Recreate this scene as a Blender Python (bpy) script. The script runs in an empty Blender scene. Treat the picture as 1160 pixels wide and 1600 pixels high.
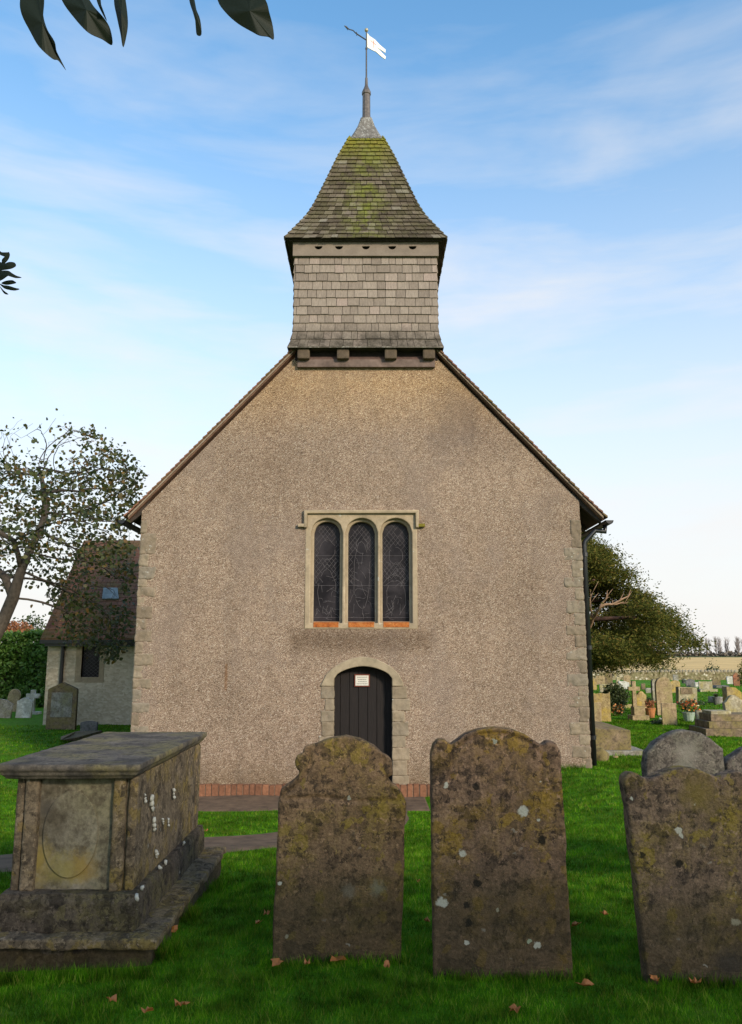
import bpy, bmesh, math, random
import numpy as np
from mathutils import Vector, Matrix, noise, kdtree
random.seed(7); rng = np.random.default_rng(7)
R = math.radians
scene = bpy.context.scene
COL = scene.collection

# ------------------------------------------------------------------ camera
F, CX, CY, W, H = 1250.0, 580.0, 800.0, 1160, 1600
TH = math.atan(220 / F)
EYE = 1.7
CAM = Vector((0, 0, EYE))
def ray(u, v):
    a = (u - CX) / F; b = (CY - v) / F
    return Vector((a, math.cos(TH) - b * math.sin(TH), math.sin(TH) + b * math.cos(TH)))
def P(u, v, y):
    d = ray(u, v); return CAM + d * (y / d.y)
def hit(u, v, p, n):
    d = ray(u, v); return CAM + d * ((Vector(p) - CAM).dot(n) / d.dot(n))
def proj(p):
    d = Vector(p) - CAM
    dep = d.y * math.cos(TH) + d.z * math.sin(TH)
    if dep < .01: return (1e6, 1e6)
    up = -d.y * math.sin(TH) + d.z * math.cos(TH)
    return (CX + F * d.x / dep, CY - F * up / dep)
cam = bpy.data.cameras.new('camera'); co = bpy.data.objects.new('camera', cam); COL.objects.link(co)
co.location = CAM; co.rotation_euler = (math.pi / 2 + TH, 0, 0)
cam.sensor_fit = 'VERTICAL'; cam.sensor_height = 36; cam.lens = F / H * 36; cam.clip_start = .05; cam.clip_end = 3000
scene.camera = co

def sm(a, b, x):
    t = np.clip((x - a) / (b - a), 0, 1); return t * t * (3 - 2 * t)
def g(x, y):
    s = sm(5, 11.5, y); r = sm(.9, 3.2, x)
    base = -.4 * s * (1 - r)
    k = sm(13, 18, y)
    und = .012 * np.sin(x * 1.7 + y * .6) * np.cos(y * 1.3 - x * .4) + .008 * np.sin(x * 4.1 - y * 2.3)
    dip = -.075 * np.exp(-((x + 1.75) / .95) ** 2 - ((y - 4.75) / .7) ** 2)
    return base * (1 - k) - .2 * k + und + dip
def G(u, v):
    z = 0.0
    for _ in range(30):
        d = ray(u, v); t = (z - EYE) / d.z; p = CAM + d * t
        z = float(g(p.x, p.y)) * .6 + z * .4
    return Vector((p.x, p.y, float(g(p.x, p.y))))

# ------------------------------------------------------------------ materials
class NT:
    def __init__(s, name):
        s.m = bpy.data.materials.new(name); s.m.use_nodes = True
        s.t = s.m.node_tree; s.t.nodes.clear()
        s.out = s.t.nodes.new('ShaderNodeOutputMaterial')
        s.tc = s.t.nodes.new('ShaderNodeTexCoord')
    def n(s, typ, ins=None, **props):
        nd = s.t.nodes.new('ShaderNode' + typ)
        for k, v in props.items(): setattr(nd, k, v)
        for k, v in (ins or {}).items():
            if hasattr(v, 'links'): s.t.links.new(v, nd.inputs[k])
            else: nd.inputs[k].default_value = v
        return nd
    def mapping(s, scale=(1, 1, 1), loc=(0, 0, 0), rot=(0, 0, 0)):
        return s.n('Mapping', {'Vector': s.tc.outputs['Object'], 'Scale': scale, 'Location': loc, 'Rotation': rot}).outputs[0]
    def noise(s, scale, detail=5, rough=.6, vec=None, dist=0):
        return s.n('TexNoise', {'Vector': vec or s.tc.outputs['Object'], 'Scale': scale, 'Detail': detail, 'Roughness': rough, 'Distortion': dist}).outputs[0]
    def vor(s, scale, vec=None, feature='F1', out='Distance', rand=1):
        return s.n('TexVoronoi', {'Vector': vec or s.tc.outputs['Object'], 'Scale': scale, 'Randomness': rand}, feature=feature).outputs[out]
    def ramp(s, fac, stops, interp='LINEAR'):
        nd = s.n('ValToRGB', {0: fac}); cr = nd.color_ramp; cr.interpolation = interp
        while len(cr.elements) < len(stops): cr.elements.new(.5)
        for e, (p, c) in zip(cr.elements, stops):
            e.position = p; e.color = (*c, 1) if hasattr(c, '__len__') else (c, c, c, 1)
        return nd.outputs[0]
    def mix(s, fac, a, b, bt='MIX'):
        nd = s.n('Mix', data_type='RGBA', blend_type=bt)
        for i, v in ((0, fac), (6, a), (7, b)):
            if hasattr(v, 'links'): s.t.links.new(v, nd.inputs[i])
            elif i == 0: nd.inputs[i].default_value = v
            else: nd.inputs[i].default_value = (*v, 1) if hasattr(v, '__len__') else (v, v, v, 1)
        return nd.outputs[2]
    def math(s, op, a, b=0.0, c=0.0):
        return s.n('Math', {0: a, 1: b, 2: c}, operation=op).outputs[0]
    def bump(s, h, strength=.5, dist=.01, normal=None):
        d = {'Height': h, 'Strength': strength, 'Distance': dist}
        if normal is not None: d['Normal'] = normal
        return s.n('Bump', d).outputs[0]
    def island(s): return s.n('NewGeometry').outputs['Random Per Island']
    def rand(s): return s.n('ObjectInfo').outputs['Random']
    def xyz(s):
        return s.n('SeparateXYZ', {0: s.tc.outputs['Object']}).outputs
    def pr(s, col, rough=.9, normal=None, spec=.3, **kw):
        ins = {'Base Color': (*col, 1) if isinstance(col, tuple) else col, 'Roughness': rough, 'Specular IOR Level': spec}
        if normal is not None: ins['Normal'] = normal
        ins.update({k.replace('_', ' '): v for k, v in kw.items()})
        b = s.n('BsdfPrincipled', ins)
        s.t.links.new(b.outputs[0], s.out.inputs[0]); return s.m
    def leaf(s, col, trans=.35, rough=.5, spec=.4, normal=None):
        ins = {'Base Color': col, 'Roughness': rough, 'Specular IOR Level': spec}
        b = s.n('BsdfPrincipled', ins); t = s.n('BsdfTranslucent', {'Color': col})
        m = s.n('MixShader', {0: trans, 1: b.outputs[0], 2: t.outputs[0]})
        s.t.links.new(m.outputs[0], s.out.inputs[0]); return s.m

def simple(name, c, rough=.7, var=.25, scale=8, bump=.2, spec=.3, metal=0.0):
    n = NT(name); f = n.noise(scale, 6)
    col = n.ramp(f, [(.3, tuple(x * (1 - var) for x in c)), (.7, tuple(min(1, x * (1 + var)) for x in c))])
    return n.pr(col, rough, n.bump(n.noise(scale * 5, 4), bump, .01), spec, Metallic=metal)

def stone(name, base, lich, dark, white=.3, scale=5.0, spots=(), goldscale=1.0, low=None, bump=.5, objrand=True, grad=None):
    """weathered lichened stone; spots = (x, z, r, colour) in object space on the front"""
    n = NT(name)
    if objrand:
        off = n.math('MULTIPLY', n.rand(), 37.0)
        v = n.n('VectorMath', {0: n.tc.outputs['Object'], 1: n.n('CombineXYZ', {0: off, 1: off, 2: off}).outputs[0]}, operation='ADD').outputs[0]
    else: v = n.tc.outputs['Object']
    a = n.noise(scale, 8, .68, v); b = n.noise(scale * 3.1, 8, .7, v); c = n.noise(scale * .55, 4, .6, v)
    col = n.ramp(a, [(.34, dark), (.5, base), (.68, tuple(x * 1.5 for x in base))])
    col = n.mix(n.ramp(c, [(.46 / goldscale, 0), (.62 / goldscale, .8)]), col, lich)
    col = n.mix(n.ramp(b, [(.38, .85), (.5, 0)]), col, dark)
    fine = n.noise(scale * 12, 6, .75, v)
    if low is not None:
        flake = n.noise(scale * 5.5, 7, .78, v, .6)
        col = n.mix(n.ramp(flake, [(.415, .85), (.475, 0)]), col, tuple(x * .9 for x in dark))
        col = n.mix(n.ramp(n.noise(scale * 6.5, 6, .75, n.n('VectorMath', {0: v, 1: (3, 8, 6)}, operation='ADD').outputs[0]), [(.56, 0), (.60, .75)]), col, tuple(x * 1.75 for x in base))
        wv2 = n.n('VectorMath', {0: v, 1: n.n('VectorMath', {0: n.n('TexNoise', {'Vector': v, 'Scale': scale * 5, 'Detail': 4.0}).outputs[1], 'Scale': .09}, operation='SCALE').outputs[0]}, operation='ADD').outputs[0]
        cr_ = n.n('SeparateColor', {0: n.vor(scale * 3.6, wv2, out='Color')}).outputs
        patch = n.ramp(cr_[0], [(0, tuple(x * .7 for x in dark)), (.3, tuple(x * 1.2 for x in dark)), (.32, base), (.62, tuple(x * 1.25 for x in base)), (.64, lich), (.72, lich), (.74, tuple(x * .8 for x in base)), (1, (.26, .22, .15))], 'CONSTANT')
        col = n.mix(n.ramp(cr_[1], [(.35, 0), (.4, .5)]), col, patch)
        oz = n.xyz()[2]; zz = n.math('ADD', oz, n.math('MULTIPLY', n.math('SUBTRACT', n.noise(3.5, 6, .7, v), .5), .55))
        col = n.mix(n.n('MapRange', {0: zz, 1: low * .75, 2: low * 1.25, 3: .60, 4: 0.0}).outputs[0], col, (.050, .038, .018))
    col = n.mix(.75, col, n.ramp(fine, [(.25, .35), (.75, 1.65)]), 'MULTIPLY')
    wv = n.vor(scale * 1.6, n.n('VectorMath', {0: v, 1: n.n('VectorMath', {0: n.n('TexNoise', {'Vector': v, 'Scale': scale * 7}).outputs[1], 'Scale': .06}, operation='SCALE').outputs[0]}, operation='ADD').outputs[0])
    thr = n.ramp(wv, [(.07, 1), (.11, 0)])
    sel = n.ramp(n.noise(scale * .9, 2, .5, n.n('VectorMath', {0: v, 1: (5, 9, 2)}, operation='ADD').outputs[0]), [(.5, 0), (.6, white)])
    col = n.mix(n.math('MULTIPLY', thr, sel), col, (.38, .37, .32))
    if spots:
        o = n.xyz(); wob = n.math('MULTIPLY', n.math('SUBTRACT', n.noise(38, 4), .5), .05)
        for (sx, sz, sr, sc) in spots:
            dx = n.math('SUBTRACT', o[0], sx); dz = n.math('SUBTRACT', o[2], sz)
            d = n.math('SQRT', n.math('ADD', n.math('MULTIPLY', dx, dx), n.math('MULTIPLY', dz, dz)))
            d = n.math('ADD', d, wob)
            if sr > .035:
                d = n.math('ADD', d, n.math('MULTIPLY', n.math('SUBTRACT', n.noise(1.1 / sr, 6, .75), .5), sr * 2.2))
                f = n.n('MapRange', {0: d, 1: sr * .3, 2: sr * 1.25, 3: .75, 4: 0.0}).outputs[0]
            else: f = n.n('MapRange', {0: d, 1: sr * .8, 2: sr * 1.15, 3: .9, 4: 0.0}).outputs[0]
            col = n.mix(f, col, sc)
    h = n.math('ADD', n.math('MULTIPLY', b, .6), n.math('MULTIPLY', fine, .5))
    return n.pr(col, .95, n.bump(h, bump, .02), .15)

BR = (.13, .095, .065)
M = {}
M['head1'] = None
def wall_mat(name, tint=(1.0, 1.0, 1.0), stains_and_light=()):
    n = NT(name)
    wob = n.n('VectorMath', {0: n.n('TexNoise', {'Vector': n.tc.outputs['Object'], 'Scale': 60.0}).outputs[1], 'Scale': .012}, operation='SCALE').outputs[0]
    v = n.n('VectorMath', {0: n.tc.outputs['Object'], 1: wob}, operation='ADD').outputs[0]
    cellc = n.n('SeparateColor', {0: n.vor(73, v, out='Color')}).outputs
    d = n.vor(73, v)
    T = lambda c: tuple(a * b for a, b in zip(c, tint))
    col = n.ramp(cellc[0], [(0, T((.14, .10, .072))), (.16, T((.25, .185, .132))), (.45, T((.325, .250, .182))), (.8, T((.385, .305, .226))), (.95, T((.45, .375, .29))), (1, T((.54, .47, .385)))])
    col = n.mix(n.ramp(cellc[2], [(.94, 0), (.96, .45)]), col, T((.58, .52, .42)))
    col = n.mix(n.ramp(cellc[2], [(.04, .6), (.07, 0)]), col, T((.10, .065, .045)))
    col = n.mix(n.ramp(cellc[1], [(.6, 0), (1, .35)]), col, T((.33, .235, .185)))
    col = n.mix(n.ramp(d, [(.45, 0), (.8, .75)]), col, T((.16, .115, .08)))
    big = n.noise(.55, 5, .6); col = n.mix(.8, col, n.ramp(big, [(.3, .80), (.7, 1.14)]), 'MULTIPLY')
    col = n.mix(n.ramp(n.noise(.9, 6, .7, n.mapping((1, 1, .7), (4, 2, 9))), [(.5, 0), (.62, .35)]), col, T((.24, .195, .165)))
    st = n.noise(1.4, 5, .65, n.mapping((1.6, 1, .28))); col = n.mix(.75, col, n.ramp(st, [(.32, .82), (.52, 1.0), (.7, 1.07)]), 'MULTIPLY')
    mid = n.noise(7, 4, .6); col = n.mix(.6, col, n.ramp(mid, [(.3, .8), (.7, 1.2)]), 'MULTIPLY')
    o = n.xyz(); wb = n.math('MULTIPLY', n.math('SUBTRACT', n.noise(2.5, 5, .7), .5), .7)
    for (x0, x1, z0, z1, soft, c, amt) in stains_and_light:
        cx, cz = (x0 + x1) / 2, (z0 + z1) / 2
        dx = n.math('SUBTRACT', n.math('ABSOLUTE', n.math('SUBTRACT', o[0], cx)), (x1 - x0) / 2)
        dz = n.math('SUBTRACT', n.math('ABSOLUTE', n.math('SUBTRACT', o[2], cz)), (z1 - z0) / 2)
        dd = n.math('ADD', n.math('MAXIMUM', dx, dz), n.math('MULTIPLY', wb, soft * 1.6))
        f = n.n('MapRange', {0: dd, 1: -soft, 2: soft, 3: amt, 4: 0.0}).outputs[0]
        col = n.mix(f, col, c, 'MULTIPLY')
    hgt = n.math('SUBTRACT', 1.0, d)
    return n.pr(col, .95, n.bump(hgt, .9, .012), .15)

M['lawn'] = None
def lawn_mat():
    n = NT('lawn')
    a = n.noise(.6, 5, .6); b = n.noise(9, 6, .7); c = n.noise(70, 5, .8)
    col = n.ramp(a, [(.3, (.050, .160, .004)), (.7, (.080, .215, .006))])
    col = n.mix(.6, col, n.ramp(b, [(.38, .45), (.62, 1.4)]), 'MULTIPLY')
    col = n.mix(.7, col, n.ramp(c, [(.3, .4), (.7, 1.5)]), 'MULTIPLY')
    col = n.mix(n.ramp(n.noise(1.7, 4, .6), [(.55, 0), (.7, .5)]), col, (.13, .15, .02))
    return n.pr(col, .9, n.bump(c, .6, .04), .1)
M['lawn'] = lawn_mat()
def grass_mat():
    n = NT('grass'); i = n.island()
    col = n.ramp(i, [(0, (.036, .12, .003)), (.45, (.075, .21, .004)), (.8, (.13, .28, .010)), (1, (.28, .29, .05))])
    col = n.mix(.85, col, n.ramp(n.noise(1.3, 5, .65), [(.35, .45), (.65, 1.4)]), 'MULTIPLY')
    col = n.mix(.9, col, n.ramp(n.noise(5.5, 5, .65), [(.40, .42), (.60, 1.45)]), 'MULTIPLY')
    col = n.mix(n.ramp(n.noise(2.3, 5, .7, n.mapping((1, 1, 1), (5, 2, 0))), [(.55, 0), (.68, .55)]), col, (.16, .19, .02))
    return n.leaf(col, .4, .7, .08)
M['grass'] = grass_mat()
def leafm(name, stops, trans=.3, rough=.5, spec=.4):
    n = NT(name); return n.leaf(n.ramp(n.island(), stops), trans, rough, spec)
M['tree_leaf'] = leafm('autumn_leaf', [(0, (.045, .065, .022)), (.45, (.07, .085, .025)), (.8, (.10, .095, .028)), (.95, (.15, .085, .03)), (1, (.27, .16, .03))], .3)
M['yew'] = leafm('yew_leaf', [(0, (.05, .065, .014)), (.5, (.11, .115, .022)), (.85, (.17, .15, .03)), (1, (.22, .14, .04))], .38, .8, .1)
M['hedge'] = leafm('hedge_leaf', [(0, (.05, .11, .015)), (.6, (.10, .20, .028)), (1, (.19, .29, .06))], .4)
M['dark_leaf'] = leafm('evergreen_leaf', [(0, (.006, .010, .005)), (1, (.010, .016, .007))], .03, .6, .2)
M['shrub'] = leafm('shrub_leaf', [(0, (.03, .05, .015)), (1, (.09, .11, .04))], .2)
M['rust_leaf'] = leafm('rust_leaf', [(0, (.25, .09, .04)), (1, (.42, .17, .07))], .3)
M['fallen'] = leafm('fallen_leaf', [(0, (.38, .12, .03)), (1, (.55, .24, .07))], .2)
M['bark'] = simple('bark', (.075, .06, .048), .95, .4, 14, .6)
M['bare_wood'] = simple('bare_wood', (.34, .21, .13), .9, .3, 10, .4)
M['red_bark'] = simple('red_bark', (.10, .055, .04), .9, .3, 10, .4)
M['path'] = simple('path_tarmac', (.125, .080, .050), .97, .4, 5, .8)
M['field'] = simple('stubble', (.62, .40, .15), .95, .22, .12, .3)
M['verge'] = simple('rough_grass', (.12, .15, .045), .95, .3, .3, .4)
M['dark_wood'] = simple('dark_wood', (.05, .036, .03), .85, .4, 7, .4)
M['beam_wood'] = simple('beam_wood', (.15, .105, .088), .9, .4, 7, .5)
M['corbel'] = simple('corbel_wood', (.10, .072, .048), .9, .35, 9, .5)
M['black'] = simple('black_paint', (.012, .012, .014), .35, .2, 8, .05, .5)
M['lead'] = None
n = NT('lead_sheet'); f = n.noise(9, 6, .7); col = n.ramp(f, [(.3, (.10, .085, .065)), (.6, (.22, .19, .155)), (.8, (.36, .33, .28))])
col = n.mix(n.ramp(n.noise(25, 5, .7), [(.52, 0), (.62, .7)]), col, (.50, .48, .42)); M['lead'] = n.pr(col, .55, n.bump(f, .3, .01), .4, Metallic=.25)
M['vane_metal'] = simple('vane_metal', (.10, .09, .085), .5, .3, 20, .1, .5, .5)
M['post_metal'] = simple('post_metal', (.16, .125, .10), .4, .3, 20, .1, .5, .5)
M['white_paint'] = simple('white_paint', (.80, .77, .70), .5, .05, 20, .05)
M['red_paint'] = simple('red_paint', (.45, .06, .04), .5, .1, 20, .05)
M['gold_tip'] = simple('gilt_ball', (.42, .36, .24), .4, .1, 20, .05, .5, .4)
M['paper'] = simple('paper', (.60, .56, .50), .6, .06, 30, .02)
M['ink'] = simple('ink', (.12, .12, .12), .8, .05, 30, .02)
M['frame_red'] = simple('frame_wood', (.14, .035, .02), .5, .2, 20, .05)
M['mortar'] = simple('verge_mortar', (.24, .18, .13), .95, .25, 12, .5)
M['terracotta'] = simple('terracotta', (.45, .17, .06), .8, .2, 20, .2)
M['plastic_green'] = simple('pot_green', (.30, .36, .28), .6, .2, 20, .1)
M['petal'] = leafm('petals', [(0, (.65, .05, .02)), (.5, (.75, .22, .04)), (.8, (.75, .5, .1)), (1, (.8, .7, .6))], .2)
# shingles, tiles, bricks
n = NT('oak_shingle'); i = n.island(); o = n.xyz()
col = n.ramp(i, [(0, (.21, .168, .136)), (.5, (.265, .213, .172)), (.85, (.295, .24, .195)), (1, (.325, .25, .21))])
gr = n.noise(5, 6, .7, n.mapping((16, 16, 1.2))); col = n.mix(.8, col, n.ramp(gr, [(.3, .6), (.7, 1.3)]), 'MULTIPLY')
lo = n.math('ADD', o[2], n.math('MULTIPLY', n.noise(5, 5, .7), .35))
col = n.mix(n.n('MapRange', {0: lo, 1: .33, 2: .60, 3: .9, 4: 0.0}).outputs[0], col, n.mix(n.ramp(n.noise(7, 5, .75), [(.42, 0), (.6, 1)]), n.mix(.9, col, (.030, .026, .018)), n.mix(.55, col, (.06, .052, .038))))
col = n.mix(n.ramp(n.noise(30, 5, .7), [(.62, 0), (.7, .6)]), col, (.34, .33, .28)); M['shingle'] = n.pr(col, .9, n.bump(gr, .5, .006), .15)
n = NT('mossy_tile'); i = n.island()
col = n.ramp(i, [(0, (.06, .047, .032)), (.5, (.10, .078, .054)), (.9, (.15, .12, .088)), (1, (.20, .175, .14))])
o = n.xyz(); ms = n.noise(2.2, 6, .72); cxm = n.math('ABSOLUTE', o[0])
up = n.n('MapRange', {0: n.math('ADD', o[2], n.math('MULTIPLY', ms, 1.2)), 1: 2.35, 2: 3.15, 3: 0.0, 4: .95}).outputs[0]
mid = n.math('MULTIPLY', n.n('MapRange', {0: n.math('ADD', cxm, n.math('MULTIPLY', n.noise(5, 5, .7), .9)), 1: .40, 2: .95, 3: .95, 4: 0.15}).outputs[0], n.ramp(n.noise(3.5, 6, .75), [(.42, 0), (.58, 1)]))
gn = n.mix(n.noise(6, 3), (.115, .115, .012), (.26, .21, .03))
col = n.mix(up, col, gn); col = n.mix(mid, col, (.15, .16, .03))
col = n.mix(.7, col, n.ramp(n.noise(22, 6, .75), [(.3, .5), (.7, 1.5)]), 'MULTIPLY')
col = n.mix(n.ramp(n.noise(34, 5, .7), [(.63, 0), (.7, .6)]), col, (.30, .28, .20)); M['moss_tile'] = n.pr(col, .95, n.bump(n.noise(30, 5, .7), .6, .015), .1)
n = NT('clay_roof_tile'); br = n.n('TexBrick', {'Vector': n.mapping((1, 1, 1)), 'Scale': 1.0, 'Brick Width': .17, 'Row Height': 5.0, 'Mortar Size': .004, 'Color1': (.25, .11, .07, 1), 'Color2': (.17, .085, .058, 1), 'Mortar': (.02, .015, .012, 1)})
col = n.mix(n.ramp(n.noise(2.2, 6, .7), [(.46, 0), (.62, .6)]), br.outputs[0], (.13, .115, .035)); col = n.mix(.6, col, n.ramp(n.noise(15, 5, .7), [(.3, .5), (.7, 1.5)]), 'MULTIPLY')
M['roof_tile'] = n.pr(col, .9, n.bump(n.noise(20, 4), .4, .01), .15)
n = NT('red_brick'); i = n.island(); col = n.ramp(i, [(0, (.16, .075, .045)), (1, (.25, .115, .065))]); col = n.mix(.7, col, n.ramp(n.noise(20, 6, .7), [(.3, .5), (.7, 1.4)]), 'MULTIPLY')
M['brick'] = n.pr(col, .95, n.bump(n.noise(40, 5), .5, .008), .1)
def blockm(name, stops, sc=14):
    n = NT(name); r = n.rand(); col = n.ramp(r, stops)
    off = n.math('MULTIPLY', r, 31.0); v = n.n('VectorMath', {0: n.tc.outputs['Object'], 1: n.n('CombineXYZ', {0: off, 1: off, 2: off}).outputs[0]}, operation='ADD').outputs[0]
    col = n.mix(.8, col, n.ramp(n.noise(sc, 7, .72, v), [(.3, .62), (.7, 1.35)]), 'MULTIPLY')
    col = n.mix(n.ramp(n.noise(sc * .5, 5, .7, v), [(.56, 0), (.68, .55)]), col, (.13, .11, .075))
    col = n.mix(n.ramp(n.noise(sc * .8, 4, .7, n.n('VectorMath', {0: v, 1: (7, 3, 1)}, operation='ADD').outputs[0]), [(.66, 0), (.7, .8)]), col, (.48, .47, .42))
    return n.pr(col, .95, n.bump(n.noise(sc * 3, 6, .7, v), .5, .012), .12)
M['quoin'] = blockm('quoin_stone', [(0, (.18, .138, .098)), (.35, (.225, .175, .125)), (.7, (.265, .21, .148)), (1, (.21, .175, .135))])
M['jamb'] = blockm('jamb_stone', [(0, (.23, .18, .125)), (.5, (.30, .235, .165)), (1, (.21, .17, .125))], 8)
M['dressed'] = blockm('dressed_limestone', [(0, (.34, .265, .18)), (1, (.38, .295, .20))], 7)
M['pale_stone'] = blockm('arch_stone', [(0, (.32, .255, .175)), (1, (.35, .28, .195))], 6)
n = NT('orange_sill'); q1 = n.noise(9, 6, .75); col = n.ramp(q1, [(.3, (.11, .05, .03)), (.45, (.36, .10, .025)), (.6, (.46, .17, .05)), (.75, (.30, .22, .13))])
col = n.mix(.7, col, n.ramp(n.noise(45, 5, .7), [(.3, .5), (.7, 1.3)]), 'MULTIPLY'); M['orange_stain'] = n.pr(col, .9, n.bump(q1, .4, .01), .1)
n = NT('glass'); vv = n.vor(9, out='Color'); c3 = n.n('SeparateColor', {0: vv}).outputs
col = n.ramp(n.noise(2.5, 5, .6), [(.40, (.006, .004, .006)), (.66, (.034, .028, .032))]); M['glass'] = n.pr(col, .4, n.bump(c3[0], .35, .01), .22)
M['came'] = simple('lead_came', (.12, .108, .115), .6, .3, 20, .05)
n = NT('plank_door'); gr = n.noise(4, 6, .7, n.mapping((30, 30, 1.0))); col = n.ramp(gr, [(.3, (.006, .005, .005)), (.6, (.018, .013, .012)), (.8, (.045, .031, .026))]); M['door'] = n.pr(col, .7, n.bump(gr, .6, .005), .25)
n = NT('flint'); ds = n.vor(7, out='Distance'); cc = n.n('SeparateColor', {0: n.vor(7, out='Color')}).outputs[0]
col = n.ramp(cc, [(0, (.12, .09, .045)), (.5, (.24, .19, .105)), (.9, (.33, .27, .17)), (1, (.62, .56, .45))]); col = n.mix(n.ramp(ds, [(.4, 0), (.7, .8)]), col, (.17, .15, .07)); M['flint'] = n.pr(col, .9, n.bump(ds, .8, .05), .2)
n = NT('vestry_wall'); ds = n.vor(13, n.mapping((1, 1, 1.6))); cc = n.n('SeparateColor', {0: n.vor(13, n.mapping((1, 1, 1.6)), out='Color')}).outputs[0]
col = n.ramp(cc, [(0, (.46, .37, .27)), (.6, (.56, .46, .34)), (1, (.62, .53, .41))]); col = n.mix(.7, col, n.ramp(n.noise(1.2, 5), [(.3, .75), (.7, 1.2)]), 'MULTIPLY'); M['vestry'] = n.pr(col, .95, n.bump(ds, .5, .02), .15)
for nm, a in dict(pale=((.36, .31, .22), (.33, .27, .10), (.22, .18, .11)), gold=((.34, .25, .12), (.42, .29, .06), (.20, .14, .07)), tan=((.33, .24, .14), (.30, .24, .11), (.20, .14, .08)),
                  grey=((.27, .25, .22), (.24, .22, .13), (.15, .13, .10)), brown=((.20, .145, .095), (.20, .16, .06), (.10, .075, .05)), red=((.30, .12, .07), (.25, .14, .07), (.14, .07, .05)),
                  white=((.52, .50, .46), (.40, .38, .30), (.34, .32, .28)), slate=((.15, .14, .14), (.16, .16, .12), (.08, .075, .07))).items():
    M['st_' + nm] = stone('stone_' + nm, a[0], a[1], a[2], .6, 6, bump=.3)

# ------------------------------------------------------------------ builders
class MB:
    def __init__(s): s.v = []; s.f = []
    def add(s, vs, fs):
        b = len(s.v); s.v += [tuple(p) for p in vs]; s.f += [tuple(b + i for i in f) for f in fs]; return s
    def box(s, x0, x1, y0, y1, z0, z1):
        return s.hexa([(x0, y0, z0), (x1, y0, z0), (x1, y1, z0), (x0, y1, z0), (x0, y0, z1), (x1, y0, z1), (x1, y1, z1), (x0, y1, z1)])
    def hexa(s, p):
        return s.add(p, [(3, 2, 1, 0), (4, 5, 6, 7), (0, 1, 5, 4), (1, 2, 6, 5), (2, 3, 7, 6), (3, 0, 4, 7)])
    def tube(s, pts, rad, n=8, cap=True):
        pts = [Vector(p) for p in pts]
        if not hasattr(rad, '__len__'): rad = [rad] * len(pts)
        b = len(s.v); up = None
        for i, p in enumerate(pts):
            d = (pts[min(i + 1, len(pts) - 1)] - pts[max(i - 1, 0)])
            d = d.normalized() if d.length > 1e-9 else Vector((0, 0, 1))
            if up is None: up = Vector((1, 0, 0)) if abs(d.x) < .8 else Vector((0, 1, 0))
            a = (up - d * up.dot(d)).normalized(); c = d.cross(a); up = a
            for k in range(n):
                t = 2 * math.pi * k / n; s.v.append(tuple(p + (a * math.cos(t) + c * math.sin(t)) * rad[i]))
        for i in range(len(pts) - 1):
            for k in range(n):
                k2 = (k + 1) % n
                s.f.append((b + i * n + k, b + i * n + k2, b + (i + 1) * n + k2, b + (i + 1) * n + k))
        if cap:
            s.f.append(tuple(b + k for k in reversed(range(n)))); e = b + (len(pts) - 1) * n; s.f.append(tuple(e + k for k in range(n)))
        return s
    def lathe(s, cx, cy, prof, n=16):
        return s.tube2([(cx, cy, z) for r, z in prof], [r for r, z in prof], n)
    def tube2(s, pts, rad, n):
        b = len(s.v)
        for p, r in zip(pts, rad):
            for k in range(n):
                t = 2 * math.pi * k / n; s.v.append((p[0] + r * math.cos(t), p[1] + r * math.sin(t), p[2]))
        for i in range(len(pts) - 1):
            for k in range(n):
                k2 = (k + 1) % n; s.f.append((b + i * n + k, b + i * n + k2, b + (i + 1) * n + k2, b + (i + 1) * n + k))
        s.f.append(tuple(b + k for k in reversed(range(n)))); e = b + (len(pts) - 1) * n; s.f.append(tuple(e + k for k in range(n)))
        return s
    def prism_y(s, poly, y0, y1):
        n = len(poly); b = len(s.v)
        s.v += [(x, y0, z) for x, z in poly] + [(x, y1, z) for x, z in poly]
        s.f.append(tuple(b + i for i in range(n))); s.f.append(tuple(b + n + i for i in reversed(range(n))))
        for i in range(n): j = (i + 1) % n; s.f.append((b + j, b + i, b + n + i, b + n + j))
        return s
    def mesh(s, name):
        me = bpy.data.meshes.new(name); me.from_pydata(s.v, [], s.f); me.update(); return me

def worldloc(o):
    v = Vector((0, 0, 0))
    while o is not None: v += Vector(o.location); o = o.parent
    return v
def link(name, me, mat, parent=None, origin=None, smooth=False, bevel=0):
    """me in world coords -> object with its origin at the parent's (or the given) origin"""
    off = Vector(origin) if origin is not None else (worldloc(parent) if parent else Vector((0, 0, 0)))
    me.transform(Matrix.Translation(-off))
    me.materials.clear()
    for m in (mat if isinstance(mat, (list, tuple)) else [mat]): me.materials.append(m)
    bm = bmesh.new(); bm.from_mesh(me)
    if bevel:
        bmesh.ops.remove_doubles(bm, verts=bm.verts, dist=1e-5)
        es = [e for e in bm.edges if len(e.link_faces) == 2 and e.calc_face_angle(0) > .6]
        bmesh.ops.bevel(bm, geom=es, offset=bevel, segments=2, affect='EDGES', profile=.6, clamp_overlap=True)
    bmesh.ops.recalc_face_normals(bm, faces=bm.faces) if len(bm.faces) < 60000 else None
    bm.to_mesh(me); bm.free()
    if smooth:
        me.polygons.foreach_set('use_smooth', [True] * len(me.polygons)); me.update()
    o = bpy.data.objects.new(name, me); COL.objects.link(o)
    if parent: o.parent = parent; o.location = off - worldloc(parent)
    else: o.location = off
    return o
def ob(name, mb, mat, parent=None, **k): return link(name, mb.mesh(name), mat, parent, **k)
def tag(o, label=None, cat=None, group=None, kind=None):
    for k, v in (('label', label), ('category', cat), ('group', group), ('kind', kind)):
        if v: o[k] = v
    return o
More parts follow.
